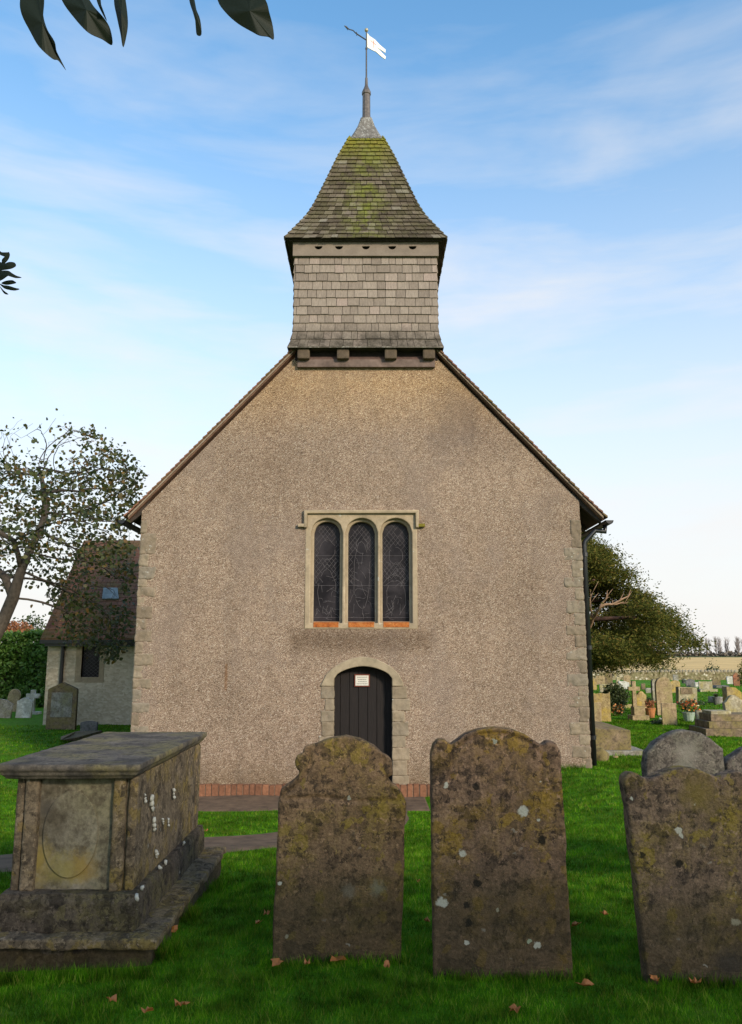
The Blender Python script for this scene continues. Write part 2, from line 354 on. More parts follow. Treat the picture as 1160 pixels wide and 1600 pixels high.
def empty(name, loc, label, cat, group=None):
    o = bpy.data.objects.new(name, None); COL.objects.link(o); o.location = loc; o.empty_display_size = .2
    return tag(o, label, cat, group)
def cmesh(name, splines, y0, y1, bevel=0.0, res=1):
    """flat outline(s) in x,z (later ones are holes) pushed from y0 to y1"""
    cu = bpy.data.curves.new(name, 'CURVE'); cu.dimensions = '2D'; cu.fill_mode = 'BOTH'
    cu.extrude = max((y1 - y0) / 2 - bevel, .0005); cu.bevel_depth = bevel; cu.bevel_resolution = res; cu.offset = -bevel
    for pts in splines:
        sp = cu.splines.new('POLY'); sp.points.add(len(pts) - 1); sp.use_cyclic_u = True
        for i, p in enumerate(pts): sp.points[i].co = (p[0], p[1], 0, 1)
    o = bpy.data.objects.new('tmp', cu); COL.objects.link(o)
    dg = bpy.context.evaluated_depsgraph_get(); me = bpy.data.meshes.new_from_object(o.evaluated_get(dg), depsgraph=dg)
    bpy.data.objects.remove(o); bpy.data.curves.remove(cu)
    me.transform(Matrix(((1, 0, 0, 0), (0, 0, -1, (y0 + y1) / 2), (0, 1, 0, 0), (0, 0, 0, 1)))); me.name = name
    return me
def remesh(me, voxel):
    o = bpy.data.objects.new('tmp', me); COL.objects.link(o)
    m = o.modifiers.new('r', 'REMESH'); m.mode = 'VOXEL'; m.voxel_size = voxel
    dg = bpy.context.evaluated_depsgraph_get(); r = bpy.data.meshes.new_from_object(o.evaluated_get(dg), depsgraph=dg)
    nm = me.name; bpy.data.objects.remove(o); bpy.data.meshes.remove(me); r.name = nm; return r
def erode(me, amp=.008, scale=9.0, fn=None, seed=0.0):
    nv = len(me.vertices); cos = np.empty(nv * 3); me.vertices.foreach_get('co', cos); cos = cos.reshape(-1, 3)
    no = np.empty(nv * 3, dtype=np.float32); me.vertex_normals.foreach_get('vector', no); no = no.reshape(-1, 3)
    for i in range(nv):
        p = Vector(cos[i]); q = p * scale + Vector((seed, seed * .7, -seed))
        d = amp * (noise.fractal(q, 1.0, 2.1, 4))
        if fn: d += fn(p, no[i])
        cos[i] += no[i] * d
    me.vertices.foreach_set('co', cos.ravel()); me.update(); return me
def arch(x0, x1, zs, za, n=14, pw=1.7, q=.62):
    out = []
    for i in range(n + 1):
        t = -1 + 2 * i / n; out.append(((x0 + x1) / 2 + (x1 - x0) / 2 * t, zs + (za - zs) * (1 - abs(t) ** pw) ** q))
    return out
def leafquads(pts, size, flat=0.0, droop=.3, seed=1, aspect=.62):
    """leaf-shaped six-sided faces, folded a little, at each point (numpy)"""
    r = np.random.default_rng(seed); n = len(pts); pts = np.asarray(pts, dtype=float)
    d = r.normal(size=(n, 3)); d[:, 2] = d[:, 2] * (1 - flat) - droop; d /= np.linalg.norm(d, axis=1)[:, None]
    e = r.normal(size=(n, 3)); e -= d * (e * d).sum(1)[:, None]; e /= np.linalg.norm(e, axis=1)[:, None]
    nn = np.cross(d, e); s = (size * r.uniform(.6, 1.25, n))[:, None]; a = aspect
    V = np.stack([pts, pts + d * s * .35 + e * s * a * .5 + nn * s * .08, pts + d * s * .75 + e * s * a * .32 + nn * s * .05, pts + d * s, pts + d * s * .75 - e * s * a * .32 + nn * s * .05, pts + d * s * .35 - e * s * a * .5 + nn * s * .08], 1)
    return V.reshape(-1, 3)
def polymesh(name, V, k):
    n = len(V) // k; me = bpy.data.meshes.new(name); me.vertices.add(len(V)); me.vertices.foreach_set('co', V.astype(np.float32).ravel())
    me.loops.add(n * k); me.loops.foreach_set('vertex_index', np.arange(n * k, dtype=np.int32))
    me.polygons.add(n); me.polygons.foreach_set('loop_start', np.arange(0, n * k, k, dtype=np.int32)); me.polygons.foreach_set('loop_total', np.full(n, k, dtype=np.int32))
    me.update(calc_edges=True); return me
def linkraw(name, me, mat, parent=None, origin=None):
    off = Vector(origin) if origin is not None else (worldloc(parent) if parent else Vector((0, 0, 0)))
    me.transform(Matrix.Translation(-off)); me.materials.append(mat)
    o = bpy.data.objects.new(name, me); COL.objects.link(o)
    if parent: o.parent = parent; o.location = off - worldloc(parent)
    else: o.location = off
    return o

# ------------------------------------------------------------------ ground
def axis(parts):
    out = []
    for a, b, st in parts:
        k = max(1, round((b - a) / st)); out += [a + (b - a) * i / k for i in range(k)]
    return out + [parts[-1][1]]
xs = axis([(-900, -100, 100), (-100, -20, 8), (-20, -8, 1), (-8, 8, .12), (8, 20, 1), (20, 100, 8), (100, 900, 100)])
ys = axis([(-60, -4, 4), (-4, 3.5, .5), (3.5, 14, .12), (14, 24, .4), (24, 60, 2), (60, 200, 20), (200, 1600, 200)])
X, Y = np.meshgrid(xs, ys); Z = g(X, Y)
V = np.stack([X, Y, Z], -1).reshape(-1, 3); nx, ny = len(xs), len(ys)
ii = (np.arange(ny - 1)[:, None] * nx + np.arange(nx - 1)[None, :]).ravel()
Fq = np.stack([ii, ii + 1, ii + nx + 1, ii + nx], 1)
me = bpy.data.meshes.new('lawn'); me.from_pydata(V.tolist(), [], Fq.tolist())
tag(linkraw('lawn', me, M['lawn']), kind='structure')
# field beyond the wall, and its grass verges
def sheet(name, x0, x1, y0, y1, z, mat):
    m = MB().add([(x0, y0, z), (x1, y0, z), (x1, y1, z), (x0, y1, z)], [(0, 1, 2, 3)]); return tag(ob(name, m, mat), kind='structure')
sheet('field', -700, 700, 60, 330, -.12, M['field'])
sheet('field_verge', -700, 700, 330.0, 380, -.1, M['verge'])

# path
DX = -.12
cl = [(DX, 12.3), (DX + .02, 11.4), (-.15, 10.3), (-.75, 9.3), (-1.7, 8.55), (-2.7, 7.95), (-3.6, 7.3), (-5.0, 6.3), (-8, 4.5)]
def resample(pts, st):
    out = []
    for i in range(len(pts) - 1):
        p0 = pts[max(i - 1, 0)]; p1 = pts[i]; p2 = pts[i + 1]; p3 = pts[min(i + 2, len(pts) - 1)]
        k = max(2, int(math.dist(p1, p2) / st))
        for j in range(k):
            t = j / k
            out.append(tuple(.5 * ((2 * b) + (c - a) * t + (2 * a - 5 * b + 4 * c - d) * t * t + (-a + 3 * b - 3 * c + d) * t ** 3) for a, b, c, d in zip(p0, p1, p2, p3)))
    return out + [pts[-1]]
clr = resample(cl, .12)
pm = MB(); vs = []; hw = .62
for i, p in enumerate(clr):
    q = clr[min(i + 1, len(clr) - 1)]; r_ = clr[max(i - 1, 0)]; dx, dy = q[0] - r_[0], q[1] - r_[1]; L = math.hypot(dx, dy); nxn, nyn = -dy / L, dx / L
    for k in range(9):
        t = -1 + k / 4; w = hw + .05 * noise.noise(Vector((i * .3, k > 4, 0)))
        x, y = p[0] + nxn * w * t, p[1] + nyn * w * t; vs.append((x, y, float(g(x, y)) + .012 + (.004 if abs(t) < 1 else -.02)))
pm.add(vs, [(i * 9 + k, i * 9 + k + 1, (i + 1) * 9 + k + 1, (i + 1) * 9 + k) for i in range(len(clr) - 1) for k in range(8)])
vs = []; nn = 60
for i in range(nn + 1):
    x = -3.9 + 4.75 * i / nn
    for k in range(10):
        y = 12.6 - (1.42 + .05 * noise.noise(Vector((x * 2, 0, 3)))) * k / 9; vs.append((x, y, float(g(x, y)) + (.010 if k < 9 and i < nn else -.02)))
pm.add(vs, [(i * 10 + k, (i + 1) * 10 + k, (i + 1) * 10 + k + 1, i * 10 + k + 1) for i in range(nn) for k in range(9)])
tag(ob('path', pm, M['path']), kind='structure')
cla = np.array(clr)
def onpath(x, y):
    d = np.min(np.hypot(x[:, None] - cla[None, :, 0], y[:, None] - cla[None, :, 1]), 1)
    return (d < .60) | ((y > 11.22) & (y < 12.6) & (x < .83) & (x > -3.88))

# grass blades
def blades(n, x_of, y0, y1, h, w, seed):
    r = np.random.default_rng(seed); y = r.uniform(y0, y1, n); x = x_of(y, r.uniform(0, 1, n))
    keep = ~onpath(x, y) & ~((x > -3.62) & (x < 3.30) & (y > 12.45) & (y < 27)) & ~((x < -3.6) & (x > -8.8) & (y > 22) & (y < 28)) & ~((x > -2.25) & (x < -1.24) & (y > 4.86) & (y < 7.0))
    x, y = x[keep], y[keep]; n = len(x); z = g(x, y) - .004
    cl_ = .6 + .8 * (.5 + .5 * np.sin(x * 9.3 + np.sin(y * 7)) * np.cos(y * 11.1 + np.sin(x * 5)))
    hh = h * cl_ * np.where(r.uniform(0, 1, n) < .04, r.uniform(1.3, 2.2, n), r.uniform(.5, 1.3, n)); a = r.uniform(0, 6.283, n); b = r.uniform(0, 6.283, n); ln = r.uniform(.1, .9, n) * hh
    ww = w * r.uniform(.6, 1.3, n)
    B = np.stack([x, y, z], 1); S = np.stack([np.cos(a), np.sin(a), 0 * a], 1) * ww[:, None] / 2
    T = np.stack([np.cos(b) * ln, np.sin(b) * ln, hh], 1)
    return np.stack([B - S, B + S, B + T], 1).reshape(-1, 3)
fr = lambda m: (lambda y, t: (t * 2 - 1) * (.50 * y + m))
GV = [blades(200000, fr(.8), 3.7, 6.2, .034, .0042, 1), blades(145000, fr(.8), 6.2, 9.0, .034, .006, 2), blades(130000, fr(.8), 9.0, 13.2, .032, .009, 3),
      blades(90000, lambda y, t: 3.3 + t * (.2 * y + 2), 12.4, 24, .035, .016, 4), blades(40000, lambda y, t: -3.6 - t * (.2 * y + 4), 12.4, 22, .035, .016, 5),
      blades(60000, lambda y, t: 5 + t * 22, 22, 48, .05, .035, 6)]
gm = polymesh('grass', np.concatenate(GV), 3)
tag(linkraw('grass', gm, M['grass']), 'mown green grass of the churchyard', 'grass', kind='stuff')
# long tufts round stone feet
def tufts(spots, name, label):
    r = np.random.default_rng(11); out = []
    for (x0, x1, y, n, h) in spots:
        x = r.uniform(x0, x1, n); yy = y + r.normal(0, .02, n); z = g(x, yy); hh = h * r.uniform(.4, 1.2, n); a = r.uniform(0, 6.28, n); b = r.uniform(0, 6.28, n)
        B = np.stack([x, yy, z], 1); S = np.stack([np.cos(a), np.sin(a), 0 * a], 1) * .0028; T = np.stack([np.cos(b) * hh * .4, np.sin(b) * hh * .4, hh], 1)
        out.append(np.stack([B - S, B + S, B + T], 1).reshape(-1, 3))
    tag(linkraw(name, polymesh(name, np.concatenate(out), 3), M['grass']), label, 'grass', kind='stuff')
tufts([(-.62, .22, 4.80, 900, .06), (.34, 1.18, 4.62, 900, .06), (1.5, 2.25, 4.50, 700, .07), (-2.3, -1.2, 4.74, 1600, .08), (-1.23, -1.1, 5.0, 300, .12), (-1.2, -1.12, 5.6, 200, .1), (-1.2, -1.1, 6.3, 200, .1), (1.0, 3.2, 12.42, 1200, .09)], 'long_grass', 'longer uncut grass blades round the feet of the stones')

# ------------------------------------------------------------------ foreground headstones
def headstone(name, label, px, y, thick, mat, voxel=.010, amp=.007, fn=None, seed=0, group=None, base_v=1515, cat='headstone'):
    pts = [P(u, v, y) for u, v in px]
    xm = sum(p.x for p in pts) / len(pts)
    me = cmesh(name, [[(p.x, p.z) for p in pts]], y, y + thick, .008)
    me = remesh(me, voxel); erode(me, amp, 7.0, fn, seed)
    o = link(name, me, mat, origin=(xm, y, float(g(xm, y))), smooth=True)
    tag(o, label, cat, group); return o
def pxline(pts, y): return [P(u, v, y) for u, v in pts]
def segd(px_, pz_, a, b):
    ax, az, bx, bz = a.x, a.z, b.x, b.z; dx, dz = bx - ax, bz - az; t = max(0, min(1, ((px_ - ax) * dx + (pz_ - az) * dz) / (dx * dx + dz * dz + 1e-9)))
    return math.hypot(px_ - ax - dx * t, pz_ - az - dz * t)
def groove(lines, depth, width):
    def f(p, nn):
        if nn[1] > -.5: return 0
        d = min(segd(p.x, p.z, l[i], l[i + 1]) for l in lines for i in range(len(l) - 1))
        return -depth * math.exp(-(d / width) ** 2)
    return f
GRP = 'old headstones in the foreground row'
def sp(u, v, r, y, xm, c=(.42, .42, .37)):
    p = P(u, v, y); return (p.x - xm, p.z - G0, r, c)
G0 = 0
WH = (.46, .43, .35); DK = (.015, .013, .010); PB = (.25, .22, .15)
def spots(lst, y, px):
    pts = [P(u, v, y) for u, v in px]; xm = sum(p.x for p in pts) / len(pts); gz = float(g(xm, y))
    return [(P(u, v, y).x - xm, P(u, v, y).z - gz, r, c) for u, v, r, c in lst]
A = [(423, 1545), (424, 1501), (430, 1380), (435, 1262), (438.6, 1234), (444, 1228), (455, 1222), (465, 1213), (469, 1206), (463, 1200), (460.5, 1191), (463, 1183), (475, 1178), (477, 1168), (492, 1163), (519, 1153.5), (540, 1150), (562, 1155), (585, 1166), (598, 1177), (606, 1181), (613, 1189), (614, 1210), (604, 1216), (610, 1224), (619, 1229), (628, 1242), (634, 1256), (632, 1330), (629, 1420), (627, 1513), (627, 1550)]
gA = groove([pxline([(484, 1172), (486, 1195), (476, 1215), (460, 1232), (440, 1245)], 4.8), pxline([(599, 1182), (600, 1205), (610, 1232), (628, 1250)], 4.8), pxline([(445, 1248), (500, 1246), (560, 1252), (628, 1250)], 4.8)], .014, .012)
M['head1'] = stone('headstone_mottled_brown', (.205, .125, .070), (.24, .165, .03), (.05, .034, .024), .35, 5.5, spots(
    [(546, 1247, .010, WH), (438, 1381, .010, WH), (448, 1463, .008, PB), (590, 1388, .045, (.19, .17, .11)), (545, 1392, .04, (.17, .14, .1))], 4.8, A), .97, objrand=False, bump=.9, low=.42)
headstone('headstone', 'brown lichened headstone with a scrolled arched top, directly in front of the church door', A, 4.80, .10, M['head1'], fn=gA, group=GRP, seed=1)
B_ = [(678, 1550), (678, 1523), (676, 1400), (675, 1260), (674.5, 1182), (677, 1165), (685, 1156), (696, 1156), (705, 1164), (726, 1148), (751, 1139), (776, 1136.5), (800, 1140), (825, 1149), (848, 1166), (858, 1159), (869, 1161), (877, 1174), (879, 1203), (885, 1300), (890, 1420), (896, 1521), (897, 1555)]
gB = groove([pxline([(704, 1164), (707, 1185), (704, 1220)], 4.62), pxline([(848, 1166), (849, 1185), (847, 1222)], 4.62), pxline([(712, 1172), (730, 1157), (752, 1148), (776, 1146), (800, 1149), (824, 1158), (842, 1174)], 4.62)], .015, .011)
M['head2'] = stone('headstone_spotted_brown', (.195, .118, .074), (.26, .155, .025), (.036, .025, .020), .3, 5.0, spots(
    [(818, 1268, .028, WH), (722, 1333, .021, WH), (697, 1227, .015, WH), (691, 1410, .028, WH), (730, 1474, .012, WH), (840, 1477, .017, WH), (827, 1470, .011, (.3, .33, .22)), (773, 1158, .013, (.3, .3, .24)), (846, 1221, .008, WH), (841, 1282, .01, WH), (778, 1422, .009, PB),
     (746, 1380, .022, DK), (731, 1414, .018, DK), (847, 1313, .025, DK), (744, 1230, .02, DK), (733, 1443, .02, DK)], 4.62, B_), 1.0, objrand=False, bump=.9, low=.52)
headstone('headstone', 'broad dark brown headstone with round shoulders and pale lichen spots, right of the church door', B_, 4.62, .11, M['head2'], fn=gB, group=GRP, seed=2)
C_ = [(1014, 1570), (1012, 1535), (1003, 1450), (992, 1350), (982, 1270), (975.5, 1225), (976, 1215), (986, 1208), (996, 1209), (1008, 1217), (1016, 1218), (1030, 1211), (1048, 1203), (1068, 1200), (1092, 1203), (1110, 1210), (1124, 1216), (1138, 1210), (1152, 1205), (1170, 1210), (1182, 1222), (1190, 1300), (1205, 1450), (1214, 1545), (1216, 1570)]
gC = groove([pxline([(1013, 1219), (1014, 1240)], 4.52), pxline([(1124, 1218), (1126, 1245)], 4.52)], .012, .012)
M['head3'] = stone('headstone_leaning_brown', (.175, .115, .076), (.22, .155, .025), (.040, .030, .024), .4, 5.5, spots(
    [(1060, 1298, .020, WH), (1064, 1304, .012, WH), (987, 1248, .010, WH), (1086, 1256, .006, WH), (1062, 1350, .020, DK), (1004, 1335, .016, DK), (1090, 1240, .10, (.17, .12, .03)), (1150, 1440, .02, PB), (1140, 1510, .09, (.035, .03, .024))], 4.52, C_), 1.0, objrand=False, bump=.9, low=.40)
headstone('headstone', 'leaning brown headstone with a wavy double-curved top, cut by the right edge', C_, 4.52, .11, M['head3'], fn=gC, group=GRP, seed=3)
D_ = [(1014, 1330), (1012, 1250), (1010, 1192), (1012, 1175), (1018, 1170), (1026, 1160), (1040, 1150), (1058, 1143), (1075, 1141), (1095, 1145), (1112, 1155), (1122, 1163), (1132, 1170), (1133, 1195), (1137, 1260), (1139, 1330)]
M['head4'] = stone('headstone_dark_grey', (.125, .105, .088), (.14, .13, .10), (.045, .038, .034), .3, 6, spots([(1075, 1175, .09, (.21, .19, .16)), (1070, 1200, .08, (.17, .16, .13))], 6.3, D_), objrand=False, bump=.7, low=.1)
headstone('headstone', 'dark grey round-topped headstone behind the leaning wavy-topped stone', D_, 6.3, .12, M['head4'], voxel=.014, seed=4, group='dark headstones in the second row')
E_ = [(1137, 1330), (1135, 1192), (1140, 1186), (1150, 1180), (1162, 1172), (1185, 1162), (1210, 1160), (1240, 1168), (1262, 1186), (1266, 1330)]
headstone('headstone', 'dark headstone at the right edge showing only its left shoulder', E_, 6.4, .12, M['head4'], voxel=.014, seed=5, group='dark headstones in the second row')

# ------------------------------------------------------------------ chest tomb
tb = empty('chest_tomb', (-1.78, 5.9, 0), 'large weathered stone chest tomb with an oval front panel, at the left foreground', 'tomb')
def Z(zr): return EYE + zr
SIDE = []
M['tomb'] = stone('tomb_limestone', (.150, .112, .075), (.18, .125, .035), (.048, .036, .026), .5, 4.5, bump=.8, objrand=False, low=.05)
M['tomb_panel'] = stone('tomb_panel_grey', (.150, .128, .095), (.16, .14, .085), (.070, .056, .038), .15, 3.0, [( -.23, .47, .13, (.26, .19, .05)), (.05, .44, .10, (.25, .16, .04)), (-.05, .42, .10, (.22, .18, .06)), (-.2, .78, .06, (.07, .06, .05))], bump=.4, objrand=False)
M['tomb_dark'] = stone('tomb_plinth_dark', (.075, .058, .044), (.11, .09, .04), (.024, .019, .015), .5, 5, bump=.7, objrand=False, low=.05)
M['tomb_slab'] = stone('tomb_slab_slate', (.112, .092, .074), (.17, .14, .06), (.048, .042, .038), .5, 4, bump=.5, objrand=False)
def rbox(name, b, mat, voxel, amp, seed, fn=None, parent=tb):
    m = MB()
    for q in (b if isinstance(b[0], tuple) else [b]): m.box(*q)
    me = remesh(m.mesh(name), voxel); erode(me, amp, 6.0, fn, seed); return link(name, me, mat, parent, smooth=True)
tx0, tx1, ty0, ty1 = -2.14, -1.41, 5.03, 6.86
rbox('lid_slab', [(-2.235, -1.375, 4.945, 6.945, Z(-.692), Z(-.655)), (-2.215, -1.395, 4.965, 6.925, Z(-.722), Z(-.69)), (-2.19, -1.42, 4.99, 6.90, Z(-.745), Z(-.72))], M['tomb_slab'], .012, .005, 1)
# body with side panels and corner pilasters
rbox('tomb_body', [(tx0 + .02, tx1 - .02, ty0 + .045, ty1 - .04, Z(-1.40), Z(-.735))], M['tomb_panel'], .014, .004, 2)
for (xa, xb) in ((tx0, tx0 + .05), (tx0 + .06, tx0 + .14), (tx1 - .14, tx1 - .065), (tx1 - .055, tx1)):
    rbox('pilaster', [(xa, xb, ty0 if xb - xa > .06 else ty0 + .02, ty0 + .12, Z(-1.39), Z(-.74))], M['tomb'], .010, .004, xa * 3)
rbox('side_panel', [(tx1 - .03, tx1 - .005, ty0 + .10, ty1 - .1, Z(-1.39), Z(-.74))], M['tomb'], .012, .006, 4)
rbox('side_panel', [(tx0 + .005, tx0 + .03, ty0 + .10, ty1 - .1, Z(-1.39), Z(-.74))], M['tomb'], .014, .006, 5)
for xa in (tx1 - .08, tx0 - .002):
    rbox('pilaster', [(xa, xa + .082, ty1 - .12, ty1, Z(-1.39), Z(-.74))], M['tomb'], .012, .004, 6)
pnl = cmesh('oval_panel', [[((tx0 + tx1) / 2 - .03 + .165 * math.cos(t * math.pi / 24), Z(-1.07) + .25 * math.sin(t * math.pi / 24)) for t in range(48)]], ty0 + .031, ty0 + .07, .004)
link('oval_panel', pnl, M['tomb_panel'], tb, smooth=False)
rbox('plinth', [(tx0 - .03, tx1 + .035, 4.975, 6.9, Z(-1.42), Z(-1.385)), (tx0 - .045, tx1 + .045, 4.955, 6.92, Z(-1.60), Z(-1.42))], M['tomb_dark'], .013, .005, 7)
rbox('step_slab', [(-2.42, -1.20, 4.83, 7.03, Z(-1.635), Z(-1.585))], M['tomb'], .014, .012, 8)
rbox('footing', [(-2.36 + i * .38, -2.36 + i * .38 + .36, 4.90 + .02 * (i % 2), 5.5, -.12, Z(-1.63)) for i in range(3)] + [(-1.52, -1.235, 5.0 + j * .4, 5.38 + j * .4, -.12, Z(-1.63)) for j in range(5)] + [(-2.38, -2.1, 5.5, 6.98, -.12, Z(-1.63))], M['tomb_dark'], .016, .016, 9)
# bird-lime streaks on the right face
st = []
for (u, v, w, h) in ((229, 1247, 3, 13), (240, 1255, 4, 22), (243, 1289, 3, 20), (273, 1240, 3, 14), (256, 1283, 2, 10), (265, 1285, 2, 12), (246, 1335, 3, 12)):
    q_ = MB(); st.append(q_)
    for dv, s_ in ((0, 1), (-h * .35, .6), (h * .35, .6)):
        n_ = Vector((1, 0, 0)); p = hit(u + dv * .08, v + dv, (tx1 + .012, 0, 0), n_); ww = .008 * w * s_; hh = .0008 * h
        q_.tube([(p.x - .012, p.y, p.z), (p.x - .002, p.y, p.z), (p.x + .0015, p.y, p.z)], [hh * 1.1, hh, hh * .3], 9)
for (u, v, r_) in ((252, 1356, .014), (261, 1348, .017), (288, 1318, .015), (216, 1402, .020), (224, 1388, .013), (215, 1418, .013)):
    p = hit(u, v, (tx1 + .047, 0, 0), Vector((1, 0, 0))); q_ = MB(); st.append(q_); q_.tube([(p.x - .012, p.y, p.z), (p.x, p.y, p.z), (p.x + .003, p.y, p.z)], [r_ * 1.2, r_, r_ * .4], 9)
pal = simple('pale_lichen', (.36, .35, .31), .95, .25, 40, .3)
for q_ in st: me = q_.mesh('lichen_patch'); erode(me, .014, 30, None, 3); link('lichen_patch', me, pal, tb, smooth=True)

# ------------------------------------------------------------------ church
FY = 12.5
def Q(u, v, y=FY): p = P(u, v, y); return (p.x, p.z)
WX0, WX1 = -3.635, 3.31
AX = -.088
RS = 1.074                       # roof slope
ETZ = 2.116 + EYE; RIDZ = ETZ + 3.79 * RS
church = empty('church', (AX, FY, -.4), 'small pebbledashed church with a shingled belfry and tiled cap, centre of the picture', 'church')
def roofz(x, drop=0): return RIDZ - abs(x - AX) * RS - drop
wz0 = Q(490, 971)[1]; wtop = Q(560, 799)[1]
wx0, wx1 = Q(477, 880)[0], Q(652.5, 880)[0]
sill0 = Q(560, 983)[1]
dx0, dx1 = Q(522, 1110)[0], Q(613, 1110)[0]; dzs, dza = Q(568, 1060)[1], Q(568, 1041)[1]; dbz = -.42
wallpoly = [(WX0, -.9), (WX1, -.9), (WX1, roofz(WX1, .16)), (AX, RIDZ - .16), (WX0, roofz(WX0, .16))]
hole_w = [(wx0 + .02, sill0 + .02), (wx1 - .02, sill0 + .02), (wx1 - .02, wtop - .02), (wx0 + .02, wtop - .02)]
hole_d = [(dx0 - .05, dbz)] + arch(dx0 - .05, dx1 + .05, dzs, dza + .06) + [(dx1 + .05, dbz)]
zl = lambda v: Q(560, v)[1] + .4
stn_and_light = [(Q(470, 0)[0] - AX, Q(662, 0)[0] - AX, zl(1018), zl(985), .10, (.48, .44, .40), .62),
       (-1.9, 1.9, zl(640), zl(560), .5, (1.22, 1.10, .84), .95),  # warm sunlight on the upper gable, painted into the wall colour
       (Q(386, 0)[0] - AX - .012, Q(386, 0)[0] - AX + .012, zl(1078), zl(1038), .02, (.75, .45, .22), .8),
       (WX0 - AX, WX1 - AX, -.5, .42, .22, (.68, .66, .58), .8),
       (Q(690, 0)[0] - AX, Q(760, 0)[0] - AX, zl(700), zl(610), .35, (.72, .70, .71), .8),
       (Q(425, 0)[0] - AX, Q(455, 0)[0] - AX, zl(740), zl(600), .25, (.80, .77, .74), .8)]  # last entry: wedge of dappled tree shade, painted into the wall colour
M['dash'] = wall_mat('pebbledash', (1.05, .985, .975), stn_and_light)
M['dash_plain'] = wall_mat('pebbledash_side', (1.05, .985, .975))
link('front_wall', cmesh('front_wall', [wallpoly, hole_w, hole_d], FY, FY + .45), M['dash'], church)
NY1 = 27.0
for s, xa, xb in ((-1, WX0, WX0 + .4), (1, WX1 - .4, WX1)):
    m = MB(); zt = roofz(WX1 if s > 0 else WX0, .17); m.box(xa, xb, FY + .45, NY1, -.9, zt); ob('side_wall', m, M['dash_plain'], church)
ob('rear_wall', MB().prism_y([(WX0 + .4, -.9), (WX1 - .4, -.9), (WX1 - .4, roofz(WX1 - .4, .2)), (AX, RIDZ - .2), (WX0 + .4, roofz(WX0 + .4, .2))], NY1 - .4, NY1 - .003), M['dash_plain'], church)
# roof slopes: rows of tiles stepping down to the eaves, with a bonding verge
VY = FY - .10
for s in (-1, 1):
    m = MB(); tip = 3.79 if s < 0 else 3.80; rows = 54; hx = tip / rows
    for i in range(rows):
        xa, xb = i * hx, (i + 1) * hx + .012; za = RIDZ - xa * RS; zb = RIDZ - xb * RS
        if i > rows - 6: zb += (i - rows + 6) * .004; za += (i - rows + 5) * .004 if i > rows - 5 else 0
        jy = .006 * random.uniform(-1, 1); jz = .003 * random.uniform(-1, 1); y0 = VY + jy
        X_ = lambda d: AX + s * d
        m.hexa([(X_(xa), y0, za - .035), (X_(xb), y0, zb - .020 + jz), (X_(xb), NY1 + .1, zb - .020), (X_(xa), NY1 + .1, za - .035), (X_(xa), y0, za - .010), (X_(xb), y0, zb + .014 + jz), (X_(xb), NY1 + .1, zb + .014), (X_(xa), NY1 + .1, za - .010)])
    ob('roof_slope', m, M['roof_tile'], church)
    v_ = MB(); e0 = .2; e1 = tip - .05
    for k in range(24):
        a = e0 + (e1 - e0) * k / 24; b = e0 + (e1 - e0) * (k + 1) / 24
        for (dt, db, yy, th) in ((.036, .075, VY + .02, .3),):
            v_.hexa([(X_(a), yy, RIDZ - a * RS - db), (X_(b), yy, RIDZ - b * RS - db), (X_(b), yy + th, RIDZ - b * RS - db), (X_(a), yy + th, RIDZ - a * RS - db), (X_(a), yy, RIDZ - a * RS - dt), (X_(b), yy, RIDZ - b * RS - dt), (X_(b), yy + th, RIDZ - b * RS - dt), (X_(a), yy + th, RIDZ - a * RS - dt)])
    ob('verge_strip', v_, M['mortar'], church)
    v_ = MB()
    v_.hexa([(X_(e0), VY + .05, RIDZ - e0 * RS - .098), (X_(e1), VY + .05, RIDZ - e1 * RS - .098), (X_(e1), VY + .3, RIDZ - e1 * RS - .098), (X_(e0), VY + .3, RIDZ - e0 * RS - .098), (X_(e0), VY + .05, RIDZ - e0 * RS - .076), (X_(e1), VY + .05, RIDZ - e1 * RS - .076), (X_(e1), VY + .3, RIDZ - e1 * RS - .076), (X_(e0), VY + .3, RIDZ - e0 * RS - .076)])
    ob('undercloak', v_, simple('clay_undercloak', (.17, .09, .06), .9, .3, 10, .3), church)
    # rafter feet, soffit boards
    wx = (WX1 - AX) if s > 0 else (AX - WX0)
    so = MB(); so.hexa([(X_(wx - .3), VY + .35, RIDZ - (wx - .3) * RS - .075), (X_(tip - .03), VY + .35, RIDZ - (tip - .03) * RS - .05), (X_(tip - .03), NY1, RIDZ - (tip - .03) * RS - .05), (X_(wx - .3), NY1, RIDZ - (wx - .3) * RS - .075), (X_(wx - .3), VY + .35, RIDZ - (wx - .3) * RS - .045), (X_(tip - .03), VY + .35, RIDZ - (tip - .03) * RS - .025), (X_(tip - .03), NY1, RIDZ - (tip - .03) * RS - .025), (X_(wx - .3), NY1, RIDZ - (wx - .3) * RS - .045)])
    ob('soffit', so, M['dark_wood'], church)
    for k in range(14):
        yy = FY + .03 + k * .95; a, b = wx - .1, tip - .06
        ob('rafter_foot', MB().hexa([(X_(a), yy, RIDZ - a * RS - .22), (X_(b), yy, RIDZ - b * RS - .15), (X_(b), yy + .09, RIDZ - b * RS - .15), (X_(a), yy + .09, RIDZ - a * RS - .22), (X_(a), yy, RIDZ - a * RS - .08), (X_(b), yy, RIDZ - b * RS - .06), (X_(b), yy + .09, RIDZ - b * RS - .06), (X_(a), yy + .09, RIDZ - a * RS - .08)]), M['dark_wood'], church)
ob('ridge_tile', MB().tube([(AX, VY + 2.3, RIDZ - .02), (AX, NY1 + .1, RIDZ - .02)], .11, 10), M['roof_tile'], church)
